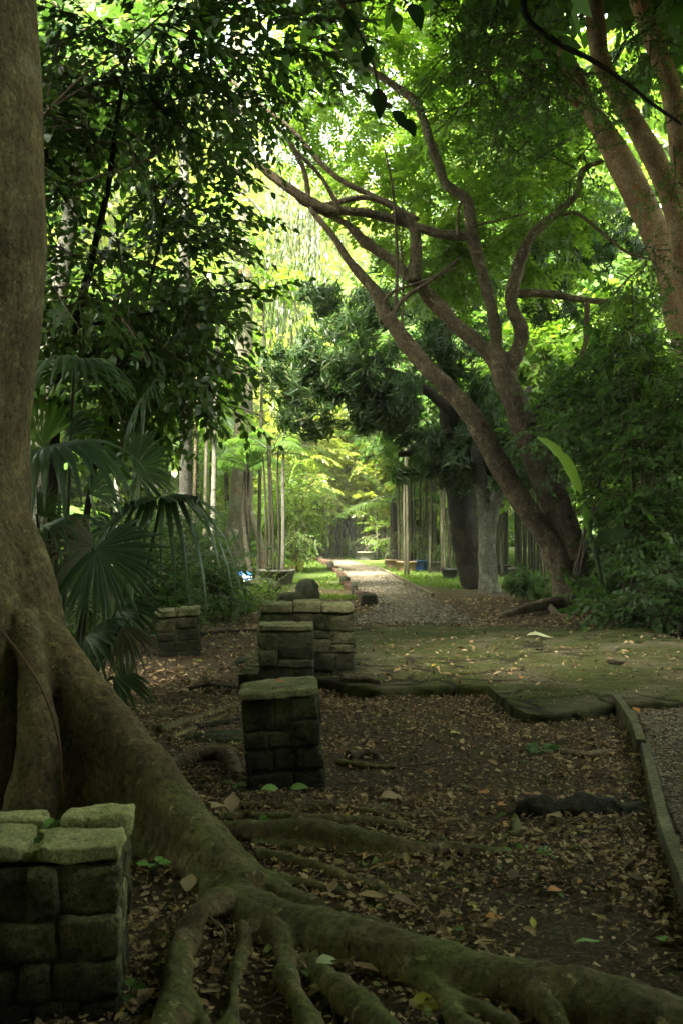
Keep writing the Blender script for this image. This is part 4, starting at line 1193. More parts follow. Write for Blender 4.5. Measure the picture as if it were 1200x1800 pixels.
limb('branch', fork, [(600, 372, 9, 17.6), (565, 310, 7, 17.6), (520, 262, 6, 17.6), (480, 212, 6, 17.6), (420, 190, 4, 17.6)], 'bark_fork')
for lst in ([(684, 560, 9), (712, 522, 8), (760, 490, 7), (808, 452, 5)], [(692, 562, 8), (697, 500, 6), (697, 430, 6), (690, 330, 4), (676, 260, 3)],
            [(680, 556, 6), (676, 530, 7), (690, 512, 6), (740, 494, 5), (800, 470, 4)], [(700, 590, 5), (707, 560, 5), (708, 480, 4), (704, 420, 4)],
            [(804, 412, 7), (806, 370, 5), (812, 352, 4)], [(830, 395, 5), (880, 385, 4), (930, 372, 3)], [(960, 385, 9), (1010, 372, 7), (1050, 400, 6), (1100, 440, 5), (1145, 455, 4)],
            [(1032, 530, 10), (1032, 560, 9), (1030, 600, 10), (1018, 632, 8)]):
    limb('branch', fork, lst, 'bark_fork', Y=YF - .1, seg=7)
for lst in ([(1000, 1062, 30, 17.8), (960, 1062, 22, 17.0), (915, 1072, 16, 16.4), (870, 1088, 9, 15.8)], [(1010, 1066, 30, 17.8), (1040, 1072, 20, 17.2), (1062, 1082, 12, 16.6)],
            [(965, 1068, 14, 16.9), (985, 1082, 11, 16.3), (1010, 1086, 8, 16)]):
    limb('root', fork, lst, 'bark_fork', seg=10, rough=.15)
pp, oo = blob_pts([(800, 250, 20.5, 170, 170, 2.0, 500), (670, 130, 21, 150, 140, 2, 420), (900, 400, 19.5, 120, 110, 1.5, 260), (560, 190, 21.5, 110, 110, 1.6, 240), (980, 130, 20.5, 120, 130, 1.8, 300), (760, 440, 19.6, 110, 60, 1.0, 120), (1080, 420, 19.5, 90, 80, 1, 120), (850, 60, 21, 200, 110, 2, 400), (560, 60, 20, 140, 80, 1.6, 220), (660, 330, 19.6, 90, 50, .8, 80), (1000, 260, 20, 70, 80, 1, 90)])
p2, o2 = world_blob([(5, 17, 11.5, 6, 3, 1.2, 120)])  # unseen foliage added above the frame to shade the right-hand shrubs
mbc = foliage(pp, oo, T_PINN, (1.1, 1.9), out=.5, droop=-.1, thin=.3, gap=.35, gs=.8)
foliage(p2, o2, T_PINN, (2.2, 3.2), mb=mbc)
obj('crown', mbc, [M['leaf_light'], M['twig']], fork)

# ================================================================== RED-BARKED TREE on the right
red = thing('red_barked_tree', 'orange-red flaky-barked tree with three leaning stems at the right edge', 'tree', P(1300, 1105, 14.3) * np.array([1, 1, 0]))
YR = 14.0
limb('trunk', red, [(1330, 1130, 150), (1305, 1000, 120), (1275, 850, 100), (1250, 720, 92), (1222, 620, 84), (1196, 545, 78), (1178, 470, 66), (1148, 395, 64), (1098, 295, 62), (1062, 228, 50), (1036, 185, 38), (1012, 130, 38), (985, 80, 34), (960, 10, 30), (930, -60, 26)], 'bark_red', k=.8, seg=18, n=100, rough=.06, rs=3)
limb('stem', red, [(1262, 700, 90, 14.3), (1235, 560, 84, 14.3), (1210, 440, 64, 14.3), (1180, 340, 52, 14.3), (1132, 240, 46, 14.3), (1088, 165, 40, 14.3), (1058, 100, 38, 14.3), (1050, 40, 42, 14.3), (1040, -60, 36, 14.3)], 'bark_red', k=.82, seg=16, n=80, rough=.06, rs=3)
limb('stem', red, [(1240, 620, 80, 14.6), (1214, 480, 70, 14.6), (1204, 360, 52, 14.6), (1196, 240, 46, 14.6), (1178, 140, 44, 14.6), (1145, 50, 42, 14.6), (1118, -40, 48, 14.6)], 'bark_red', k=.82, seg=16, n=80, rough=.06, rs=3)
limb('branch', red, [(1060, 215, 20), (1010, 175, 14), (960, 120, 10), (900, 60, 7), (860, -10, 5)], 'bark_red')
limb('branch', red, [(920, -20, 12, 12), (930, 30, 11, 12), (990, 75, 10, 12), (1040, 100, 9, 12), (1100, 140, 8, 12), (1150, 180, 6, 12), (1200, 215, 5, 12)], 'bark_dark')
pp, oo = blob_pts([(930, 150, 12.5, 110, 110, 1, 220), (1010, 60, 12.8, 120, 90, 1, 240), (860, 70, 13, 100, 90, 1, 180), (1010, 300, 13, 30, 50, .5, 30), (1170, 230, 13.2, 50, 60, .3, 20), (1170, 60, 12.8, 60, 70, .6, 60), (850, 215, 12.4, 50, 60, .5, 60), (1010, 235, 12.6, 50, 40, .4, 45), (730, 20, 13, 110, 60, .8, 110), (1120, 450, 14.6, 60, 40, .4, 30), (1150, 330, 13.4, 45, 40, .3, 22)])
p2, o2 = world_blob([(4.5, 10.5, 9.4, 5, 3.5, 1.3, 200), (7, 14, 10.5, 5, 5, 2.0, 230), (0, 11.5, 9.6, 5, 3, 1.2, 70), (2.5, 15.5, 11.8, 4, 2.2, 1.0, 260)])  # overhead foliage outside the view, put there to shade shrubs and mangoes
mbc = foliage(pp, oo, T_SMALL, (.75, 1.1), droop=-.35, thin=.17, gap=.45, gs=1.4)
foliage(p2, o2, T_FAR, (1.1, 1.5), mb=mbc)
obj('crown', mbc, [M['leaf_mid'], M['twig']], red)

# ================================================================== DARK BROAD-LEAVED TREE on the left
lt = thing('understory_tree', 'slender dark-stemmed understory tree whose dense dark leaves fill the upper left', 'tree', P(95, 1110, 10.2) * np.array([1, 1, 0]))
limb('trunk', lt, [(70, 1150, 26, 10.2), (84, 1000, 23, 10.2), (100, 690, 20, 10.2), (122, 600, 17, 10.1), (150, 500, 14, 10), (168, 420, 12, 10), (190, 320, 10, 10), (205, 200, 8, 10), (225, 80, 6, 10)], 'bark_dark')
limb('branch', lt, [(130, 575, 8, 10.1), (210, 560, 6, 10), (290, 545, 4, 9.9)], 'bark_dark')
limb('stem', lt, [(140, 1000, 12, 10.6), (165, 830, 11, 10.6), (195, 740, 10, 10.6), (225, 660, 9, 10.6), (240, 600, 8, 10.6), (262, 500, 6, 10.6), (290, 380, 4, 10.6)], 'bark_dark')
for lst in ([(66, 208, 5, 8.5), (100, 172, 5, 8.5), (150, 125, 4, 8.5), (215, 80, 3, 8.5), (285, 20, 3, 8.5)], [(66, 205, 4, 8.6), (120, 165, 4, 8.6), (200, 115, 3, 8.6), (270, 50, 3, 8.6)],
            [(120, 325, 4, 8.8), (200, 298, 3, 8.8), (260, 275, 3, 8.8), (300, 245, 2, 8.8)], [(160, 245, 3, 8.8), (225, 252, 3, 8.8), (232, 300, 3, 8.8), (222, 335, 2, 8.8)]):
    limb('branch', lt, lst, 'twig', seg=6)
pp, oo = blob_pts([(240, 110, 10, 200, 120, 1.2, 420), (190, 300, 10, 150, 150, 1.2, 420), (320, 270, 10.4, 80, 130, 1, 200), (150, 470, 9.6, 90, 110, .8, 150), (270, 540, 10.3, 110, 100, .8, 200), (330, 470, 10.6, 45, 110, .6, 60), (230, 660, 10.6, 85, 60, .6, 80), (400, 90, 10.5, 110, 90, 1, 180), (390, 200, 10.6, 30, 60, .5, 24), (330, 620, 10.5, 50, 60, .5, 30), (90, 600, 9.8, 40, 70, .5, 40), (80, 200, 10, 60, 130, .8, 120), (130, 30, 10, 120, 70, .8, 140), (480, 40, 10.4, 90, 60, .6, 70)])
p2, o2 = world_blob([(-3.5, 9.5, 9.2, 4.5, 3, 1.4, 80), (-7, 8, 6, 3, 4, 2.5, 100)])  # extra leaves out of view above and to the left, added as shade
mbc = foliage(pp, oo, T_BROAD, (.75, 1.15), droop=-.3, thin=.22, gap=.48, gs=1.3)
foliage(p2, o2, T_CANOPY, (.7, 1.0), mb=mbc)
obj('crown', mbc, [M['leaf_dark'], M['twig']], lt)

# bough close above the lens with big drooping leaves
nb = thing('hanging_bough', 'thin bough hanging close to the viewer with a few big blurred leaves', 'branch', P(640, -60, 3.2))
mb = MB(); mb.add(*ptube([(520, -90, 8), (600, 0, 6), (650, 90, 5), (668, 160, 4), (690, 185, 3)], 3.2, seg=7)); mb.add(*ptube([(600, 0, 5), (720, -20, 4), (800, -60, 4)], 3.2, seg=7))
obj('stem', mb, M['twig'], nb)
mb = MB()
for (a, b, dx, dz, L) in ((662, 150, .15, -1, .11), (690, 190, .7, -.75, .085), (715, 205, .5, -.9, .07), (652, 75, -.3, -1, .09), (722, 0, .4, -1, .11), (612, 10, .1, -1, .1), (555, 28, .5, .2, .05)):
    V, F = leaf_hi(L * .85, L * .48, .2, .3)
    rot = frames(np.array([[dx, random.uniform(-.4, .4), dz]]), np.array([[random.uniform(-.5, .5), -1.0, .5]]))[0]
    mb.add(V @ rot.T + P(a, b, 3.2), F)
obj('foliage', mb, M['leaf_near'], nb)

# ================================================================== PALE TREE WITH DROOPING LEAVES, slender grey trunks
ma = thing('pale_trunk_tree', 'tall straight pale tree with orange patches, a buttressed foot and grey-green hanging strands of leaves', 'tree', P(428, 1012, 29) * np.array([1, 1, 0]))
limb('trunk', ma, [(412, 1018, 66), (418, 960, 50), (424, 880, 40), (428, 760, 34), (429, 560, 31), (428, 440, 30), (424, 320, 28), (420, 180, 26), (416, 20, 24), (414, -200, 20)], 'bark_pale', Y=29, seg=18, n=80, rough=.05)
mb = MB()
mb.add(*ptube([(440, 900, 26), (456, 950, 30), (468, 1012, 34)], 28.6, seg=12, n=14, flat=.5)); mb.add(*ptube([(415, 930, 26), (405, 975, 30), (396, 1016, 34)], 28.6, seg=12, n=14, flat=.5))
obj('buttress', mb, M['bark_pale'], ma)
for lst in ([(430, 512, 6), (470, 510, 5), (530, 502, 4)], [(424, 330, 7), (470, 380, 5), (520, 420, 4)], [(424, 300, 7), (380, 340, 5), (360, 400, 4)], [(422, 230, 7), (470, 230, 5), (540, 260, 4)], [(420, 200, 6), (360, 210, 5)]):
    limb('branch', ma, lst, 'bark_grey', Y=29, seg=7)
pp, oo = blob_pts([(400, 330, 27.6, 60, 80, .8, 60), (470, 270, 28, 80, 90, 1, 120), (500, 400, 27.6, 50, 100, .8, 80), (420, 450, 27.5, 70, 70, .7, 60), (385, 480, 27.3, 40, 80, .6, 50), (540, 330, 28, 60, 80, .8, 70), (555, 400, 27, 22, 80, .4, 36), (500, 520, 27.5, 30, 70, .5, 30), (450, 150, 28, 100, 80, 1.2, 120), (560, 230, 28, 60, 70, 1, 60), (395, 560, 27.2, 35, 45, .5, 22), (475, 600, 27.4, 25, 50, .4, 16)])
obj('crown', foliage(pp, oo, T_HANG, (.9, 1.6), hang=True, thin=.5, gap=.42, gs=.8), [M['leaf_grey'], M['twig']], ma)

def trunk_tree(name, label, lst, mat, Y, cat='tree', crown=None, cm='leaf_mid', temps=None, sc=(.9, 1.3), group=None):
    t = thing(name, label, cat, P(lst[0][0], HOR, Y) * np.array([1, 1, 0]), group)
    limb('trunk', t, lst, mat, Y=Y, seg=14, n=60, rough=.06)
    if crown:
        pp, oo = blob_pts(crown)
        obj('crown', foliage(pp, oo, temps or T_FAR, sc), [M[cm], M['twig']], t)
    return t
trunk_tree('slender_tree', 'slender straight grey trunk carrying a round brown nest, left of the pale tree', [(322, 1050, 26), (326, 900, 23), (328, 740, 22), (326, 560, 21), (324, 430, 19), (322, 250, 17), (318, 60, 14)], 'bark_grey', 20.5, crown=[(300, 20, 20.5, 100, 60, 1.2, 14)], cm='leaf_dark')
nest = rock('termite_nest', 'round reddish-brown insect nest stuck to the slender grey trunk', P(345, 578, 20.3), (.13, .13, .15), 21, 'nest', 'nest')
trunk_tree('slanting_tree', 'pale slanting trunk half hidden behind the dark leaves at far left', [(62, 1040, 46), (70, 850, 42), (80, 690, 38), (92, 590, 35), (108, 480, 32), (125, 360, 28), (140, 200, 24)], 'bark_grey', 17, crown=[(140, 120, 17, 120, 90, 1.4, 40)], cm='leaf_dark')
for k, (x, w, Y, l) in enumerate(((361, 10, 24, 'thin brown trunk standing right of the slender grey trunk'), (375, 13, 25, 'pale brown trunk beside the buttressed pale tree'), (342, 8, 23, 'very thin brown trunk touching the slender grey trunk'), (456, 9, 27, 'thin trunk seen just right of the pale tree'), (245, 10, 19, 'thin dark trunk behind the fan palms'), (205, 14, 22, 'grey trunk among the bushes behind the fan palms'))):
    yb = HOR + CAMH * FPX / Y
    trunk_tree('thin_tree', l, [(x - 3, yb + 6, w * .85), (x, 900, w * .7), (x + 4, 700, w * .6), (x + 8, 520, w * .45)], ['bark_sapling', 'bark_grey', 'bark_fork', 'bark_sapling', 'bark_dark', 'bark_grey'][k], Y, crown=[(x + 8, 470, Y, 40, 60, .8, 9)], cm='leaf_light', temps=T_SMALL)

# ================================================================== DARK MANGO TREES behind the forked tree
mg = thing('mango_tree', 'dark dense tree with long narrow leaves whose low boughs hang over the path', 'tree', P(822, HOR, 23.5) * np.array([1, 1, 0]))
limb('trunk', mg, [(838, 1030, 62), (826, 990, 50), (815, 930, 48), (808, 870, 50), (800, 800, 46), (790, 700, 38), (780, 600, 28), (760, 500, 18)], 'bark_dark', Y=23.5, seg=16, n=60, rough=.15)
limb('limb', mg, [(790, 720, 22), (740, 680, 16), (680, 650, 12), (600, 640, 8), (540, 630, 5)], 'bark_dark', Y=22.5)
limb('limb', mg, [(795, 760, 22), (740, 790, 14), (700, 800, 9)], 'bark_dark', Y=22.6)
mg_bl = [(575, 640, 22, 85, 75, 1.0, 150), (520, 660, 22, 50, 60, .7, 55), (620, 705, 22, 60, 45, .8, 60), (545, 725, 22, 50, 30, .6, 32), (700, 740, 22, 70, 80, 1, 130), (770, 690, 22.5, 90, 110, 1.2, 230), (735, 800, 21.8, 75, 40, .9, 90), (660, 560, 22.6, 60, 50, .8, 60), (720, 560, 22.8, 80, 90, 1, 140), (830, 540, 23, 110, 110, 1.2, 210), (690, 470, 23, 70, 60, .9, 70), (850, 760, 22.6, 80, 80, 1, 130), (560, 470, 23, 32, 70, .6, 45), (600, 540, 23, 50, 40, .6, 34), (800, 825, 22.4, 55, 30, .8, 40), (690, 650, 21.6, 40, 60, .5, 40)]
pp, oo = blob_pts(mg_bl)
obj('crown', foliage(pp, oo, T_MANGO, (.75, 1.1), droop=-.5, thin=.55, gap=.40, gs=1.0), [M['leaf_mango'], M['twig']], mg)
mg2 = thing('mango_tree', 'dark narrow-leaved tree with a crooked grey-green forked trunk beside the path', 'tree', P(855, HOR, 22) * np.array([1, 1, 0]))
limb('trunk', mg2, [(860, 1044, 44), (857, 1010, 33), (855, 960, 30), (856, 915, 34), (868, 880, 28), (880, 845, 26), (900, 780, 20), (930, 680, 14)], 'bark_grey', Y=22, seg=14, n=60, rough=.12)
limb('limb', mg2, [(856, 920, 30), (848, 870, 26), (838, 810, 22), (825, 740, 16)], 'bark_grey', Y=22, rough=.12)
limb('limb', mg2, [(905, 770, 16), (960, 700, 16), (1000, 660, 16), (1030, 625, 14), (1060, 580, 10)], 'bark_dark', Y=20.5)
pp, oo = blob_pts([(985, 480, 21.5, 110, 110, 1.2, 220), (950, 590, 21.5, 60, 70, .8, 80), (1060, 400, 21.5, 80, 70, 1, 100), (1000, 700, 21, 60, 80, .9, 110), (930, 800, 21.5, 70, 80, .9, 110), (1090, 620, 20, 60, 90, .8, 100), (940, 370, 22, 90, 60, 1, 90)])
obj('crown', foliage(pp, oo, T_MANGO, (.75, 1.1), droop=-.5, thin=.36, gap=.47, gs=1.0), [M['leaf_mango'], M['twig']], mg2)

# ================================================================== SHRUBS
def shrub(label, blobs, mat='leaf_mid', temps=None, sc=(.8, 1.2), name='shrub', group=None, cat='shrub', base=None, stems=True):
    b0 = blobs[0]
    base = P(b0[0], HOR, b0[2]) * np.array([1, 1, 0]) if base is None else base
    t = thing(name, label, cat, base, group)
    pp, oo = blob_pts(blobs)
    k = pp[:, 2] > .02
    obj('foliage', foliage(pp[k], oo[k], temps or T_BUSH, sc), [M[mat], M['twig']], t)
    if stems:
        mb = MB()
        for _ in range(6):
            q = pp[rng.integers(0, len(pp))]
            mb.add(*tube([base + np.array([random.uniform(-.15, .15), random.uniform(-.1, .1), -.03]), (base + q) / 2 + np.array([0, 0, .1]), q], [.02, .014, .005], seg=6))
        obj('stem', mb, M['twig'], t)
    return t
shrub('tall dense shrub with mid-green leaves at the right edge, below the red-barked tree', [(1165, 860, 15.4, 80, 130, 1, 120), (1190, 720, 15.2, 60, 90, .8, 55), (1190, 980, 15, 70, 90, .8, 80)])
shrub('dark leafy shrub directly right of the forked tree foot', [(1105, 970, 17.5, 50, 90, .8, 90), (1100, 830, 17.8, 55, 100, .8, 90), (1120, 1030, 16.5, 60, 45, .6, 60)], 'leaf_dark')
shrub('lighter green shrub with hanging leaves above the banana-like leaf', [(1000, 740, 17.4, 60, 80, .8, 45), (1080, 690, 16.4, 90, 80, .8, 70), (1120, 590, 16, 60, 60, .7, 40)], 'leaf_mid')
shrub('bright green spray of leaves in front of the red-barked trunk', [(1110, 530, 15.2, 45, 45, .4, 9), (1140, 640, 15.2, 45, 50, .5, 12)], 'leaf_light', T_PINN, (.8, 1.1))
shrub('low dark undergrowth shrub along the right edge of the paving', [(1160, 1060, 13.6, 90, 30, .5, 60), (1220, 1030, 13.6, 60, 60, .5, 50)], 'leaf_dark')
shrub('small shrub with strap leaves between the grey trunk and the forked tree', [(925, 1020, 19.5, 30, 16, .4, 16), (900, 1022, 19.5, 20, 14, .4, 8), (955, 1042, 18.6, 18, 10, .3, 6)], 'leaf_dark', T_MANGO, (.55, .8), stems=False)
shrub('low leafy bush behind the far stone pillar', [(330, 1000, 15.5, 55, 40, .7, 95), (270, 1030, 13.6, 50, 35, .6, 50), (385, 1035, 15.5, 22, 14, .4, 22)], 'leaf_mid', T_SMALL, (.7, 1.0))
shrub('taller dim bush between the fan palms and the slender grey trunk', [(290, 940, 16.5, 65, 40, .8, 75), (220, 1000, 13.5, 60, 60, .7, 60), (130, 1040, 12, 70, 70, .7, 60)], 'leaf_mid', T_SMALL, (.8, 1.1))
shrub('broad-leaved plant with arching leaves before the pale tree', [(395, 1000, 17.4, 22, 24, .3, 9), (375, 1030, 17, 20, 16, .3, 6)], 'leaf_mid', T_BUSH, (.9, 1.2))
shrub('bright low weeds beside the dark boulders', [(430, 1052, 18.5, 46, 18, .5, 40), (480, 1062, 18, 40, 12, .4, 20), (400, 1062, 17.6, 36, 16, .4, 22)], 'leaf_light', T_SMALL, (.7, 1.0), stems=False)
shrub('sunlit bush behind the yellow tin', [(520, 930, 31.5, 22, 40, .7, 45), (540, 880, 32, 28, 40, .8, 45), (505, 870, 32, 24, 50, .8, 40)], 'leaf_light', T_SMALL, (.9, 1.3))
shrub('bright bush of feathery leaves left of the sunlit bush', [(440, 930, 33, 40, 30, .9, 40), (480, 900, 33, 30, 30, .8, 30)], 'leaf_light', T_PINN, (1.0, 1.5))
shrub('pale green understory bush seen between the slender trunks at left', [(280, 830, 29, 60, 80, 1.2, 80), (180, 820, 27, 70, 90, 1.2, 90), (350, 920, 32, 50, 50, 1, 60)], 'leaf_light', T_SMALL, (1.1, 1.6))
shrub('sunlit bush glowing through the leaves behind the fan palms', [(120, 760, 26, 90, 120, 1.4, 150), (250, 640, 26, 110, 120, 1.4, 150), (60, 900, 25, 60, 100, 1.2, 80)], 'leaf_light', T_FAR, (.7, 1.1))
shrub('mid-green bush on the right of the path behind the pots', [(680, 940, 39, 14, 26, .6, 22)], 'leaf_light', T_SMALL, (.9, 1.3))
shrub('bright bush glimpsed right of the forked trunk', [(960, 640, 27, 70, 70, 1.2, 110), (1010, 580, 28, 60, 60, 1.2, 90), (900, 720, 28, 60, 90, 1.2, 110)], 'leaf_light', T_FAR, (.7, 1.1))

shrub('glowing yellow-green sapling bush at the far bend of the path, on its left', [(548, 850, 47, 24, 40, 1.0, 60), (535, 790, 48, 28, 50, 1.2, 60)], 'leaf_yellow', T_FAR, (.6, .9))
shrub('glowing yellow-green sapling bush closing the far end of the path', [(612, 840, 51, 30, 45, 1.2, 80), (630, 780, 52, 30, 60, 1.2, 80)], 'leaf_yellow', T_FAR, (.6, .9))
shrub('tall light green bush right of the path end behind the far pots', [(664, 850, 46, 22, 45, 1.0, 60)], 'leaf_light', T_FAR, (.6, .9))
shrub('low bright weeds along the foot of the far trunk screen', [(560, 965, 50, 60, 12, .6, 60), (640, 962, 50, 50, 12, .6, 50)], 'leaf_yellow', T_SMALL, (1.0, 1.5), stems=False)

LY = 'young lime-green leafy tree standing in the sunlit clearing at the path end'
GY_ = 'young lime-green trees over the far end of the path'
def lime_tree(seed_, h):
    t = thing('young_tree', LY, 'tree', (0, 0, 0), GY_)
    mb = MB(); mb.add(*tube([(0, 0, -.1), (.06, 0, h * .4), (-.05, .04, h * .75), (0, 0, h)], [.05, .04, .03, .01], seg=7, n=14, rough=.08)); obj('trunk', mb, M['bark_sapling'], t)
    pp, oo = world_blob([(random.uniform(-.5, .5), random.uniform(-.4, .4), h * (.42 + .11 * k), .9, .8, .5, 16) for k in range(6)])
    obj('crown', foliage(pp, oo, T_FAR, (.55, .9), droop=-.1), [M['leaf_yellow'], M['twig']], t)
    return t
lt0 = lime_tree(0, 6.2); lt1 = lime_tree(1, 7.2)
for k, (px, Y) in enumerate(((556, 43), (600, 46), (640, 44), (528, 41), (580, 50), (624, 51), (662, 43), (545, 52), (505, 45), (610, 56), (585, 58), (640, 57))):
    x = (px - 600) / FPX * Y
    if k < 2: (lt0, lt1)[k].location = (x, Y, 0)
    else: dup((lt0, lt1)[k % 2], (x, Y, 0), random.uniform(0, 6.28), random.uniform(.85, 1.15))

# long-leaved plant with one bright leaf
bl = thing('banana_plant', 'plant with one long bright yellow-green leaf rising right of the forked trunk', 'plant', P(1045, HOR, 15.2) * np.array([1, 1, 0]))
mb = MB(); mb.add(*ptube([(1066, 1090, 9), (1052, 1000, 8), (1036, 935, 7), (1020, 890, 6)], 15.2, seg=8)); obj('stem', mb, M['petiole'], bl)
def long_leaf(pts, w, fold=.25, n=22, ws=None):
    c = catmull(pts, n); t = nrm(np.gradient(c, axis=0))
    s = nrm(np.cross(t, np.array([.2, -1.0, .25]))); nn = np.cross(s, t)
    u = np.linspace(0, 1, n); h = w * np.sin(np.pi * np.clip(u * .93 + .05, 0, 1)) ** .75
    h = h * (1 + .05 * np.sin(u * 31) - .35 * (np.abs(u - .62) < .03)) 
    V = np.concatenate([c - s * h[:, None] + nn * (fold * h)[:, None], c, c + s * h[:, None] + nn * (fold * h)[:, None]]).reshape(3, n, 3).transpose(1, 0, 2).reshape(-1, 3)
    i = np.arange(n - 1)[:, None] * 3; j = np.arange(2)[None]
    return V, np.stack([i + j, i + j + 1, i + 4 + j, i + 3 + j], -1).reshape(-1, 4)
mb = MB(); mb.add(*long_leaf([P(1018, 892, 15.2), P(1012, 855, 15.1), P(994, 815, 14.95), P(968, 785, 14.85), P(943, 768, 14.8)], .085, .45)); obj('leaf', mb, M['leaf_banana'], bl)
mb = MB(); mb.add(*long_leaf([P(1036, 935, 15.2), P(1030, 910, 15.1), P(1024, 890, 15.0)], .09)); obj('leaf', mb, M['leaf_mid'], bl)
mb = MB(); mb.add(*long_leaf([P(1045, 960, 15.2), P(1070, 940, 15.0), P(1105, 935, 14.9)], .1)); obj('leaf', mb, M['leaf_mid'], bl)

# ================================================================== FAN PALMS (left)
def fan_frond(hub, tip, back=0.0, spread=220, nseg=26, droop=.35, fused=.5, foot=None, rad=.017, cup=.15):
    """hub -> tip is the middle segment; the blade lies in the plane of that axis and a sideways axis"""
    hub, tip = np.asarray(hub), np.asarray(tip)
    ax = tip - hub; Rr = np.linalg.norm(ax); ax = ax / Rr
    view = nrm(np.array([.15, -1.0, .35 + back]))
    side = nrm(np.cross(ax, view)); nor = np.cross(side, ax)
    if nor[2] < 0: nor = -nor
    mb = MB()
    da = R(spread) / nseg
    st = np.array([.02, .2, .38, fused, .68, .85, 1.0])
    for k in range(nseg):
        a = (k + .5) * da - R(spread) / 2
        if random.random() < .06: continue
        L = Rr * (1 - .22 * (abs(a) / (R(spread) / 2)) ** 2) * random.uniform(.85, 1.04)
        a += random.uniform(-.03, .03)
        d = ax * math.cos(a) + side * math.sin(a)
        e = -ax * math.sin(a) + side * math.cos(a)
        half = math.tan(da / 2) * Rr
        w = np.where(st <= fused, half * st, half * fused * np.clip((1.02 - st) / (1 - fused), 0, 1) ** .8) * 1.02
        bend = droop * Rr * (st ** 2.2) * random.uniform(.75, 1.3) + Rr * .22 * np.clip(st - fused, 0, 1) ** 1.5 * random.uniform(.3, 1.6)
        c = hub + d[None] * (st * L * (1 - .25 * droop * st ** 2))[:, None] + nor[None] * (cup * L * np.sin(st * 1.6))[:, None] * .5
        c = c + np.array([0, 0, -1.0])[None] * bend[:, None]
        V = np.concatenate([c - e * w[:, None] - nor * (w * .35)[:, None], c + nor * (w * .35)[:, None], c + e * w[:, None] - nor * (w * .35)[:, None]]).reshape(3, 7, 3).transpose(1, 0, 2).reshape(-1, 3)
        i = np.arange(6)[:, None] * 3; j = np.arange(2)[None]
        mb.add(V, np.stack([i + j, i + j + 1, i + 4 + j, i + 3 + j], -1).reshape(-1, 4))
    if foot is not None:
        f = np.asarray(foot); mid = (hub + f) / 2 + np.array([0, 0, .12])
        mb.add(*[(lambda V, F: (V, F, ))(*tube([f, mid, hub], [rad * 1.3, rad, rad * .7], seg=7, n=14))][0], 1)
    return mb
def fan_palm(label, foot, fronds, sub='leaf_fan'):
    t = thing('fan_palm', label, 'palm', foot)
    for fr_ in fronds:
        h, tp, kw = fr_[0], fr_[1], (fr_[2] if len(fr_) > 2 else {})
        kw = dict(kw); mt = kw.pop('mat', sub); lab = kw.pop('label', None)
        o = obj('frond', fan_frond(P(*h), P(*tp), foot=foot + np.array([random.uniform(-.06, .06), random.uniform(-.06, .06), 0]), **kw), [M[mt], M['petiole']], t)
        if lab: o['label'] = lab
    return t
f1 = G(95, 1190); f1[1] = 7.9; f1[0] = (95 - 600) / FPX * 7.9
fan_palm('dark fan palm with a bright young frond rising just right of the huge trunk', f1, [
    ((130, 648, 7.6), (118, 570, 7.0), dict(spread=235, droop=.5, back=.5)),
    ((72, 785, 7.7), (88, 655, 7.8), dict(spread=95, droop=.02, nseg=16, mat='leaf_fan_young', fused=.75, label='bright upright young frond')),
    ((112, 770, 7.6), (205, 690, 7.7), dict(spread=50, droop=.25, nseg=9)),
    ((80, 790, 7.4), (115, 765, 6.5), dict(spread=230, droop=.55, back=.6)),
    ((66, 905, 7.3), (110, 850, 7.1), dict(spread=100, droop=.1, nseg=14)),
    ((70, 930, 7.0), (110, 905, 6.4), dict(spread=200, droop=.5, back=.5)),
])
f2 = np.array([(215 - 600) / FPX * 8.6, 8.6, 0])
fan_palm('large dark fan palm with wide drooping fronds right of the young one', f2, [
    ((236, 826, 8.4), (315, 775, 8.2), dict(spread=150, droop=.12, nseg=24, fused=.6)),
    ((285, 875, 8.2), (300, 855, 7.3), dict(spread=240, droop=.75, back=.4, mat='leaf_fan', fused=.35)),
    ((160, 870, 8.5), (215, 800, 8.3), dict(spread=120, droop=.35, nseg=16)),
    ((255, 700, 9.2), (280, 640, 8.8), dict(spread=200, droop=.55, back=.4)),
    ((200, 930, 8.3), (150, 880, 8.0), dict(spread=150, droop=.4, nseg=16)),
])
f3 = np.array([(130 - 600) / FPX * 7.0, 7.0, 0])
fan_palm('low dusty fan palm with brown-edged spreading fronds beside the huge tree', f3, [
    ((172, 965, 6.7), (262, 1058, 6.5), dict(spread=215, droop=.1, nseg=30, back=.1, fused=.6, cup=.05)),
    ((165, 962, 6.72), (48, 915, 6.6), dict(spread=120, droop=.28, nseg=18, back=.2, mat='leaf_fan_old', fused=.6, label='dusty half-brown frond')),
    ((205, 1075, 6.9), (275, 1110, 6.5), dict(spread=110, droop=.2, nseg=14)),
    ((150, 1120, 6.6), (230, 1140, 6.2), dict(spread=120, droop=.3, nseg=14)),
    ((215, 1100, 6.4), (260, 1160, 6.1), dict(spread=80, droop=.2, nseg=10, mat='leaf_fan_old')),
    ((200, 1190, 6.3), (270, 1230, 6.0), dict(spread=70, droop=.2, nseg=8, mat='leaf_fan')),
])

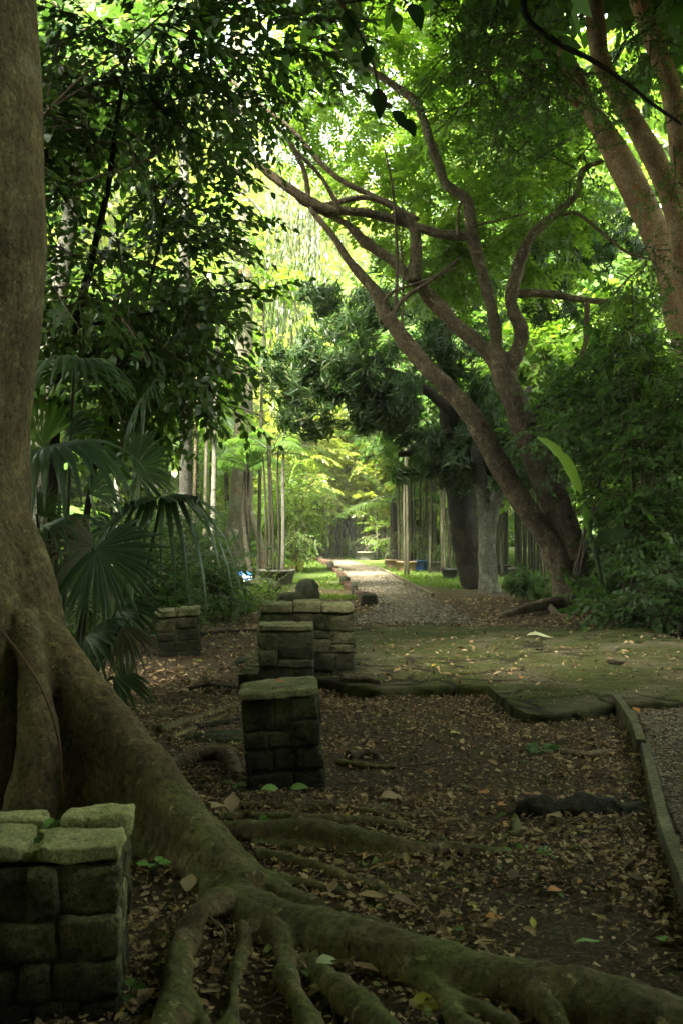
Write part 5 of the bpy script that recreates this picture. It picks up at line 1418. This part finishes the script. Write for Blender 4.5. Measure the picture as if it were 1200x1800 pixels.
# ================================================================== FEATHER PALMS
def feather_frond(base, az, el, L, leaflet=.35, sag=.5, nl=26, w=.03, droop=.3, vee=-.3):
    n = nl
    u = np.linspace(0, 1, n)
    d0 = np.array([math.cos(az) * math.cos(el), math.sin(az) * math.cos(el), math.sin(el)])
    c = np.asarray(base) + d0 * (u * L)[:, None] + np.array([0, 0, -1.0]) * (sag * L * u ** 2.2)[:, None]
    t = nrm(np.gradient(c, axis=0)); side = nrm(np.cross(t, [0, 0, 1.0])); up = np.cross(side, t)
    mb = MB()
    mb.add(*tube(c, np.linspace(.018, .003, n) * L / 1.6, seg=5, n=n), 1)
    lv, lf = leaf_lo(1.0, w / leaflet, droop)
    k = np.arange(2, n)
    for s in (-1, 1):
        ll = leaflet * np.sin(np.pi * np.clip(u[k] * .85 + .15, 0, 1)) ** .6 * rng.uniform(.85, 1.1, len(k))
        ang = R(58) - R(25) * u[k]
        d = t[k] * np.cos(ang)[:, None] + side[k] * (s * np.sin(ang))[:, None] + up[k] * vee + rng.normal(size=(len(k), 3)) * .06
        rot = frames(d, up[k] + side[k] * (-s * .5))
        V, F, mi = place((lv, lf, 0), c[k], rot, ll)
        mb.add(V, F, 0)
    return mb
def palm_fronds(t, top, n, L, mat, sag=.5, el=(.3, 1.3), leaflet=.35, az0=0, w=.03, azs=None):
    for k in range(n):
        az = az0 + k * 2.4 + random.uniform(-.25, .25) if azs is None else azs[k][0]
        e = el[0] + (el[1] - el[0]) * k / max(1, n - 1) if azs is None else azs[k][1]
        sg, ln = (azs[k][2], azs[k][3]) if azs is not None and len(azs[k]) > 3 else (sag, L * random.uniform(.85, 1.1))
        obj('frond', feather_frond(np.asarray(top) + np.array([0, 0, .02 * k]), az, e, ln, leaflet, sg, w=w), [M[mat], M['petiole']], t)
def stem_tube(lst, Y, mat, t, seg=9):
    return limb('stem', t, lst, mat, Y=Y, seg=seg, rough=.08)
Yp = 26.0
base = P(441, HOR, Yp) * np.array([1, 1, 0])
pa = thing('feather_palm', 'young green feather palm with two thin ringed stems in front of the pale tree', 'palm', base)
stem_tube([(443, 1020, 12), (434, 960, 9), (428, 900, 8), (430, 850, 7), (434, 815, 6)], Yp, 'palm_stem', pa)
stem_tube([(438, 1015, 6), (437, 930, 5), (437, 850, 5), (438, 815, 4)], Yp + .1, 'palm_stem', pa)
palm_fronds(pa, P(434, 836, Yp), 9, 1.0, 'leaf_palm', .55, leaflet=.46, w=.06, azs=[(-1.3, 1.47, .05, 1.55), (1.9, 1.3, .2, 1.4), (.1, 1.1, .8, 1.75), (3.05, 1.15, .85, 1.75), (.45, .8, .6, 1.5), (2.7, .75, .6, 1.5), (-.5, .6, .5, 1.3), (3.7, .6, .5, 1.3), (-.9, 1.25, .5, 1.5)])
Yq = 24.8
pb = thing('potted_palm', 'clump of dark cane stems with arching palm fronds standing in the round concrete planter', 'palm', P(486, HOR, Yq) * np.array([1, 1, 0]))
for lst in ([(470, 1005, 4.8), (468, 930, 4.1), (466, 860, 3.4), (462, 800, 2.7)], [(476, 1005, 5.4), (474, 920, 4.8), (473, 850, 4.1), (470, 780, 3.4)], [(483, 1005, 5.4), (480, 920, 4.8), (476, 840, 4.1), (474, 770, 2.7)], [(490, 1005, 4.8), (490, 920, 4.1), (488, 830, 3.4), (490, 780, 2.7)], [(497, 1005, 7.5), (498, 930, 6.8), (497, 850, 6.1), (499, 760, 4.1)]):
    stem_tube(lst, Yq, 'palm_stem' if lst[0][0] < 495 else 'bark_grey', pb, 8)
palm_fronds(pb, P(478, 800, Yq), 9, 1.5, 'leaf_palm', .5, leaflet=.4, w=.032, azs=[(.0, .5), (.4, .2), (-.3, .9), (1.0, .8), (2.8, .7), (-1.0, .5), (3.5, .4), (.1, 1.1), (2.0, .9)])
def lathe(prof, c, seg=24):
    a = np.linspace(0, 2 * np.pi, seg, endpoint=False)
    V = np.concatenate([np.stack([r_ * np.cos(a), r_ * np.sin(a), np.full(seg, z)], 1) for r_, z in prof]) + np.asarray(c)
    i = np.arange(len(prof) - 1)[:, None] * seg; j = np.arange(seg)[None]; j2 = (j + 1) % seg
    return V, np.stack([i + j, i + j2, i + seg + j2, i + seg + j], -1).reshape(-1, 4)
def pot(name, label, px, Y, r, h, mat, cat='pot', plant=None, pm='leaf_mid', psc=(.45, .7), lip=True, bands=None, group=None):
    c = P(px, HOR, Y) * np.array([1, 1, 0]) + np.array([0, 0, -.02])
    t = thing(name, label, cat, c, group)
    pr_ = [(0.001, 0), (r * .8, 0), (r * .82, .02), (r, h - .05), (r * 1.06, h - .05), (r * 1.06, h), (r * .93, h), (r * .9, h - .06)] if lip else [(.001, 0), (r * .98, 0), (r, .02), (r, h), (r * .94, h), (r * .93, h - .06)]
    V, Q = lathe(pr_, c); obj('body', MB().add(V, Q), M[mat], t)
    V, Q = lathe([(r * .9, h - .055), (r * .5, h - .035), (.001, h - .03)], c); obj('soil', MB().add(V, Q), M['soil_pot'], t)
    if bands:
        for z in bands:
            V, Q = lathe([(r * 1.004, z), (r * 1.02, z + .005), (r * 1.02, z + .035), (r * 1.004, z + .04)], c); obj('band', MB().add(V, Q), M['plastic_white'], t)
    if plant:
        pt = thing('potted_plant', plant[0], 'plant', c + np.array([0, 0, h - .04]), None)
        mb = MB()
        for s in range(plant[3] if len(plant) > 3 else 3):
            mb.add(*tube([c + np.array([random.uniform(-.5, .5) * r, random.uniform(-.5, .5) * r, h - .05]), c + np.array([random.uniform(-.6, .6) * r, 0, h + plant[1] * .5]), c + np.array([random.uniform(-1, 1) * r, 0, h + plant[1]])], [.014, .012, .006], seg=6))
        obj('stem', mb, M['twig'], pt)
        pp, oo = world_blob([(c[0], c[1], h + plant[1] * plant[4] if len(plant) > 4 else h + plant[1] * .6, r * 1.6, r * 1.5, plant[1] * .45, plant[2])])
        obj('foliage', foliage(pp, oo, T_SMALL, psc), [M[pm], M['twig']], pt)
    return t
pot('planter', 'wide round grey concrete planter holding the dark cane stems', 486, 24.8, .42, .38, 'concrete', 'planter')
pot('tin_pot', 'square-looking yellow tin pot on the sunlit grass', 521, 33.5, .23, .34, 'tin_yellow', plant=('leafy dark shrub growing in the yellow tin', 1.2, 26, 4, .55), lip=False)
pot('blue_tub', 'small blue tub with white stripes beside the palm stems', 432, 25.5, .16, .3, 'plastic_blue', 'tub', lip=False, bands=(.08, .16))
pot('tin_pot', 'orange tin at the foot of the pale tree, left of the blue tub', 410, 25.2, .16, .22, 'tin_orange', lip=False)
pot('tin_pot', 'small orange tin right of the blue tub', 452, 24.6, .1, .16, 'tin_orange', lip=False)
pot('plant_pot', 'buff plant pot with a leafy plant right of the path', 714, 32, .29, .34, 'terracotta', plant=('leafy plant in the buff pot right of the path', .9, 18, 3))
pot('blue_barrel', 'bright blue plastic pot next to the buff one', 739, 32.5, .22, .36, 'plastic_blue', plant=('tall thin-stemmed plant in the bright blue pot', 1.0, 12, 2))
pot('plant_pot', 'pale grey pot right of the blue one', 766, 32.2, .26, .32, 'concrete', plant=('bushy plant in the pale grey pot', .7, 16, 3))
pot('plant_pot', 'brown pot farthest left in the row beside the path', 690, 35, .26, .3, 'terracotta', plant=('small plant in the brown pot of the row', .7, 12, 3))
pot('plant_pot', 'small black nursery pot with a leaning stem near the dark trunk', 790, 27.5, .2, .3, 'plastic_black', plant=('leaning bare-stemmed sapling in the black nursery pot', 1.5, 4, 2))
pot('plant_pot', 'black pot standing far along the path on the right', 630, 44, .22, .35, 'plastic_black', plant=('short plant in the far black pot', .6, 10, 3))
pot('plant_pot', 'wide grey trough-like pot beside the far black pot', 643, 43, .36, .36, 'concrete', plant=('spreading plant in the wide far pot', .6, 16, 3))
pot('plant_pot', 'grey pot standing behind the two leaning trunks', 905, 29, .2, .26, 'concrete')
pot('plant_pot', 'dark pot half hidden behind the crooked grey trunk', 884, 30, .22, .3, 'plastic_black')

# other feather palms
def feather_palm(label, px, Y, zt, L, n, mat, stem_w=10, sag=.5, az0=0, leaflet=.5, el=(.2, 1.35), w=.045):
    c = P(px, HOR, Y) * np.array([1, 1, 0])
    t = thing('feather_palm', label, 'palm', c)
    mb = MB(); r_ = stem_w * .5 / FPX * Y
    mb.add(*tube([c - [0, 0, .1], c + [.03, 0, zt * .5], c + [0, 0, zt]], [r_ * 1.2, r_, r_ * .8], seg=9, rough=.06)); obj('stem', mb, M['palm_stem'], t)
    palm_fronds(t, c + np.array([0, 0, zt]), n, L, mat, sag, el, leaflet, az0, w)
    return t
feather_palm('pale arching palm whose long frond leans over the far end of the path', 690, 35, 2.1, 2.3, 5, 'leaf_palm_pale', 14, .45, 2.6)
feather_palm('tall pale palm glowing between the slender trunk and the pale tree', 372, 36, 4.6, 3.0, 10, 'leaf_palm_pale', 12, .55, .3, .7, w=.06)
feather_palm('bright palm lower left of the tall pale one', 345, 31, 3.4, 2.2, 9, 'leaf_palm', 9, .5, 1.0, .55, w=.05)
feather_palm('palm with drooping dull fronds just left of the young feather palm', 398, 33, 3.0, 2.0, 9, 'leaf_palm_pale', 9, .8, 2.0, .5, w=.05)
feather_palm('bright upright palm showing right of the forked trunk high up', 985, 30, 5.0, 2.4, 8, 'leaf_palm', 12, .4, .8, .6, w=.05)
feather_palm('far palm left of the path end, in front of the trunk screen', 505, 40, 2.4, 2.4, 8, 'leaf_palm', 9, .5, 1.4, .6, w=.05)
feather_palm('short palm at the foot of the slender trunks on the right', 720, 37, 2.2, 2.0, 7, 'leaf_palm', 9, .6, .5, .5, w=.05)
feather_palm('small palm with spreading fronds beneath the young feather palm', 462, 29, .5, 1.1, 7, 'leaf_palm', 6, .5, .9, .3, (.3, 1.2))

# ================================================================== SLENDER POLE-LIKE TREES beyond the path and on the right
def pole_proto(label, group, mat, h, r, crown_n, cm, name='sapling_tree', cz=.86):
    t = thing(name, label, 'tree', (0, 0, 0), group)
    mb = MB(); mb.add(*tube([(0, 0, -.1), (.05, .0, h * .35), (-.03, .05, h * .7), (.04, 0, h)], [r * 1.2, r, r * .8, r * .3], seg=7, n=16, rough=.08, rs=2)); obj('trunk', mb, M[mat], t)
    pp, oo = world_blob([(0, 0, h * cz, h * .15 + .5, h * .15 + .5, h * .2, crown_n)])
    obj('crown', foliage(pp, oo, T_FAR, (.7, 1.1)), [M[cm], M['twig']], t)
    return t
LA = 'slender pale sapling trunk in the sunlit screen at the path end'
GA = 'sunlit screen of slender trunks at the path end'
pr1 = pole_proto(LA, GA, 'bark_sapling', 9, .05, 26, 'leaf_yellow')
pr2 = pole_proto(LA, GA, 'bark_grey', 11, .06, 30, 'leaf_light')
spots = []
for k in range(100):
    Y = random.uniform(46, 60); px = random.uniform(470, 720)
    spots.append(((px - 600) / FPX * Y, Y))
for k, (x, y) in enumerate(spots):
    pr_ = (pr1, pr2)[k % 2]
    if k < 2: pr_.location = (x, y, 0); pr_.rotation_euler = (0, 0, 1.0 + k)
    else: dup(pr_, (x, y, 0), random.uniform(0, 6.28), random.uniform(.75, 1.15))
LB = 'slender brown pole-like trunk in the shaded row behind the pots on the right'
GB = 'slender trunks behind the pots'
pr3 = pole_proto(LB, GB, 'bark_sapling', 8, .036, 40, 'leaf_mid')
for k in range(96):
    Y = random.uniform(28, 42); px = random.uniform(690, 985)
    x = (px - 600) / FPX * Y
    if k == 0: pr3.location = (x, Y, 0)
    else: dup(pr3, (x, Y, 0), random.uniform(0, 6.28), random.uniform(.7, 1.15))
LC = 'thin trunk in the dim woodland behind the left bushes'
pr4 = pole_proto(LC, 'thin trunks in the dim woodland at the left', 'bark_grey', 9, .07, 26, 'leaf_light')
for k in range(20):
    Y = random.uniform(27, 42); px = random.uniform(-60, 400)
    x = (px - 600) / FPX * Y
    if k == 0: pr4.location = (x, Y, 0)
    else: dup(pr4, (x, Y, 0), random.uniform(0, 6.28), random.uniform(.7, 1.2))

# ================================================================== TALL WOODLAND TREES behind everything
def tall_proto(h, cm, n, rx, low=.25):
    t = thing('woodland_tree', 'tall woodland tree', 'tree', (0, 0, 0), None)
    mb = MB(); mb.add(*tube([(0, 0, -.1), (.15, .1, h * .3), (-.1, .1, h * .6), (0, 0, h * .92)], [.26, .2, .15, .05], seg=10, n=24, rough=.08, rs=1.5))
    for k in range(9):
        a = k * 2.4; z = h * (low + .07 * k); l = rx * .8
        mb.add(*tube([(0, 0, z), (l * .5 * math.cos(a), l * .5 * math.sin(a), z + l * .3), (l * math.cos(a), l * math.sin(a), z + l * .45)], [.08, .05, .02], seg=6, n=8))
    obj('trunk', mb, M['bark_grey'], t)
    bl = []
    for k in range(22):
        a = k * 2.4; f = k / 21; z = h * (low + (1 - low) * f)
        q = rx * (.75 if 0.15 < f < .8 else .45) * random.uniform(.6, 1.1)
        bl.append((q * math.cos(a), q * math.sin(a), z, rx * .42, rx * .42, h * .085, n // 22))
    pp, oo = world_blob(bl)
    obj('crown', foliage(pp, oo, T_FAR, (.8, 1.35), droop=-.25), [M[cm], M['twig']], t)
    return t
TP = [tall_proto(17, 'leaf_light', 420, 3.8), tall_proto(21, 'leaf_yellow', 460, 4.2), tall_proto(15, 'leaf_mid', 500, 3.6, .12)]
TL = ['tall light green woodland tree in the canopy behind the forked tree', 'tall yellow-green sunlit woodland tree behind the clearing', 'mid-green bushy woodland tree closing the view at the sides']
TG = ['light green woodland trees', 'sunlit yellow-green woodland trees', 'mid-green woodland trees']
wood = [(1, -8, 50), (1, -1, 58), (1, 6, 52), (1, -6, 64), (1, -9, 42), (0, 9, 44), (0, 12, 36), (0, 5.5, 38), (0, 9.5, 30), (2, -9, 24), (2, -12, 28), (2, 13, 28), (2, 15, 40), (2, -16, 44), (0, 13, 54), (0, -15, 56), (1, 9, 66), (1, -11, 66), (1, -4, 68), (1, 0.5, 70), (1, -7.5, 58), (0, -2.5, 76), (1, -10.5, 52), (0, 4, 74), (2, 20, 50), (2, -21, 50), (1, 14, 78), (1, -14, 78)]
used = {}
for k, x, y in wood:
    s = random.uniform(.9, 1.15)
    if k not in used:
        o = TP[k]; o.location = (x, y, 0); used[k] = 1
    else:
        o = dup(TP[k], (x, y, 0), random.uniform(0, 6.28), s)
    o['label'] = TL[k]; o['group'] = TG[k]

mb = MB()
bl = []
for k in range(34):
    px = random.uniform(420, 760); Y = random.uniform(55, 63); z = random.uniform(.4, 9)
    bl.append(((px - 600) / FPX * Y, Y, z, 1.5, 1.2, 1.6, 26))
pp, oo = world_blob(bl)
foliage(pp, oo, T_FAR, (.9, 1.4), mb=mb)
tag(obj('thicket', mb, [M['leaf_yellow'], M['twig']]), 'sunlit yellow-green thicket behind the far trunk screen', kind='stuff')

# far woodland mass, plus an unseen ring added beside and behind the viewer to block light
mb = MB()
bl = []
for k in range(60):
    a = k / 60 * 2 * math.pi
    x, y = 17 * math.cos(a), 6 + 20 * math.sin(a)
    if y > 20: continue
    bl.append((x, y, random.uniform(2, 3.5), 2.2, 2.2, 3.2, 40 if y < 6 else 26)); bl.append((x * 1.05, y * 1.02, random.uniform(6, 8), 2.6, 2.6, 3, 36 if y < 4 else 12))
for k in range(46):
    x = random.uniform(-32, 32); bl.append((x, random.uniform(70, 86), random.uniform(1, 6), 3, 2, 4, 60))
pp, oo = world_blob(bl)
foliage(pp, oo, T_CANOPY, (.8, 1.2), mb=mb)
tag(obj('forest', mb, [M['leaf_light'], M['twig']]), 'dim woodland mass at the far end, with an unseen light-blocking ring all round', kind='stuff')

# ================================================================== SMALL THINGS ON THE FLOOR
def seedling(label, px, py, L, n, mat='leaf_green_fallen', h=.06, az=None):
    g = G(px, py); g[2] = floor_z(g[0], g[1])[0]
    t = thing('seedling', label, 'seedling', g)
    mb, ms = MB(), MB()
    for k in range(n):
        a = k * 6.28 / n + random.uniform(-.4, .4)
        tip = g + np.array([math.cos(a) * L * .35, math.sin(a) * L * .35, h * random.uniform(.7, 1.2)])
        ms.add(*tube([g - [0, 0, .01], (g + tip) / 2 + [0, 0, .01], tip], .0025, seg=5, n=6))
        V, F = leaf_hi(L, L * .62, .2, .15)
        rot = frames(np.array([[math.cos(a), math.sin(a) - .2, .25]]), np.array([[0, -.5, 1.0]]))[0]
        mb.add(V @ rot.T + tip, F)
    obj('leaf', mb, M[mat], t); obj('stem', ms, M['petiole'], t)
seedling('seedling with two round bright leaves before the leaning pillar', 500, 1425, .085, 2, h=.08)
seedling('small seedling in the dark hollow right of the nearest pillar', 272, 1548, .05, 4)
seedling('tiny seedling on the bright-capped pillar side at the bottom left', 226, 1776, .05, 5, 'leaf_mid')
seedling('spindly seedling rising among the shallow roots', 452, 1470, .05, 5, 'leaf_mid', .05)
seedling('seedling beside the mossy shallow root', 412, 1400, .05, 5, 'leaf_mid', .06)
seedling('round-leaved seedling under the low fan palm', 286, 1150, .1, 2, 'leaf_mid', .2)
seedling('weedy tuft in the litter below the paving lip', 950, 1334, .09, 6, 'leaf_dark', .04)
seedling('tiny seedling on the great root near the bottom centre', 632, 1690, .03, 4, 'leaf_mid', .03)
g = G(918, 1508); mb = MB()
for k, (dx, dy, a, L) in enumerate(((0, 0, 2.2, .11), (.02, .01, 1.2, .09), (.05, .0, .4, .1), (.03, -.02, -.3, .1), (-.03, -.01, 3.2, .11), (.06, -.02, -.8, .09), (-.06, -.05, 2.9, .1))):
    V, F = leaf_hi(L, L * .45, .2, .3); rot = frames(np.array([[math.cos(a), math.sin(a), .12]]), np.array([[random.uniform(-.4, .4), -.4, 1.0]]))[0]
    mb.add(V @ rot.T + g + np.array([dx, dy, .03]), F)
tag(obj('fallen_sprig', mb, M['leaf_green_fallen']), 'freshly fallen sprig of bright green leaves right of the shallow roots', 'sprig')
def fallen(label, p, L, w, az, mat, tilt=.1, curl=.05, up=(0, -.35, 1)):
    V, F = leaf_hi(L, L * w, .15, .3, curl)
    rot = frames(np.array([[math.cos(az), math.sin(az), tilt]]), np.array([up]))[0]
    return tag(obj('fallen_leaf', MB().add(V @ rot.T + p, F), M[mat]), label, 'leaf')
def fl(label, px, py, L, w, az, mat, z=.02, **kw):
    g = G(px, py); g[2] = floor_z(g[0], g[1])[0] + z
    return fallen(label, g, L, w, az, mat, **kw)
fallen('bright yellow fallen leaf lying on the front roots at bottom centre', P(722, 1752, 3.03), .085, .6, -.5, 'leaf_yellow_fallen', .0, .02, (0, -.9, .7))
fl('pale greenish fallen leaf left of the bright yellow one', 555, 1735, .075, .55, .2, 'leaf_pale_fallen', .05)
fl('large tan fallen leaf near the middle of the litter', 668, 1412, .12, .6, .2, 'leaf_tan_fallen')
fl('orange fallen leaf beside the charred log', 872, 1432, .05, .6, .3, 'leaf_orange_fallen')
fl('orange fallen leaf in the middle of the litter', 858, 1408, .06, .55, 2.8, 'leaf_orange_fallen')
fl('small orange leaf under the charred log', 884, 1476, .04, .7, 1.0, 'leaf_orange_fallen', .04)
fl('yellow leaf in the litter below the leaning pillar side', 790, 1298, .07, .5, .5, 'leaf_yellow_fallen')
fl('yellow leaf just above the great root', 832, 1612, .045, .6, 1.2, 'leaf_yellow_fallen')
fl('yellow leaf standing on edge above the great root', 936, 1640, .045, .5, 1.6, 'leaf_yellow_fallen', .01, tilt=.9)
fl('orange curled leaf above the great root', 850, 1626, .06, .5, .1, 'leaf_orange_fallen')
fl('orange leaf left among the shallow roots', 642, 1522, .05, .6, 2.0, 'leaf_orange_fallen')
fl('orange-brown leaf near the shallow root end', 960, 1578, .06, .55, .3, 'leaf_orange_fallen')
fl('bluish green fallen leaf in the litter', 816, 1394, .06, .6, 1.2, 'leaf_green_fallen')
fl('green leaf near the right corner of the litter', 1164, 1656, .055, .8, 1.8, 'leaf_green_fallen')
fl('long green blade-like leaf above the great root', 1005, 1668, .11, .16, .35, 'leaf_green_fallen')
fl('pink-tan leaf in front of the charred log', 984, 1462, .09, .6, 2.2, 'leaf_tan_fallen', .03)
fl('pale long leaf lying on the mossy paving', 924, 1136, .3, .3, -.1, 'leaf_pale_fallen')
fl('tan leaf leaning against the narrow root', 330, 1580, .1, .6, 1.5, 'leaf_tan_fallen', .03, tilt=.6)
fl('tan leaf propped upright behind the shallow root', 408, 1450, .12, .6, 1.6, 'leaf_tan_fallen', .05, tilt=.9)
fl('dry tan leaf in the hollow below the buttress', 258, 1478, .1, .55, .6, 'leaf_tan_fallen', .05)
fl('dry curled leaf right of the one in the hollow', 372, 1470, .1, .55, .9, 'leaf_tan_fallen', .12)
fallen('small orange leaf on the cap of the leaning pillar', P(485, 1197, 5.6), .05, .6, .2, 'leaf_orange_fallen')
fallen('small green sprig leaf on the mossy joint of the nearest pillar', P(86, 1452, 3.08), .05, .6, 1.6, 'leaf_green_fallen', .5)
fl('orange-red leaf touching the timber edging', 1122, 1268, .08, .5, 2.0, 'leaf_orange_fallen', .02, tilt=.6)
fl('red-brown leaf on the lip of the paving', 914, 1222, .08, .6, 1.2, 'leaf_orange_fallen', .03, tilt=.3)

# ------------------------------------------------------------------ air
HAZE = 0.0008
if HAZE:
    m = bpy.data.materials.new('haze'); m.use_nodes = True
    m.node_tree.nodes.clear()
    ov = m.node_tree.nodes.new('ShaderNodeOutputMaterial'); pv = m.node_tree.nodes.new('ShaderNodeVolumePrincipled')
    pv.inputs['Density'].default_value = HAZE
    pv.inputs['Color'].default_value = (0.95, 0.97, 0.9, 1)
    m.node_tree.links.new(pv.outputs[0], ov.inputs['Volume'])
    x0, x1, y0, y1, z0, z1 = -310, 310, -310, 410, -1.2, 32
    V = np.array([(x, y, z) for z in (z0, z1) for x, y in ((x0, y0), (x1, y0), (x1, y1), (x0, y1))], float)
    F = np.array([(0, 3, 2, 1), (4, 5, 6, 7), (0, 1, 5, 4), (1, 2, 6, 5), (2, 3, 7, 6), (3, 0, 4, 7)])
    tag(obj('haze', MB().add(V, F), m, smooth=False), 'thin humid haze in the forest air', kind='stuff')
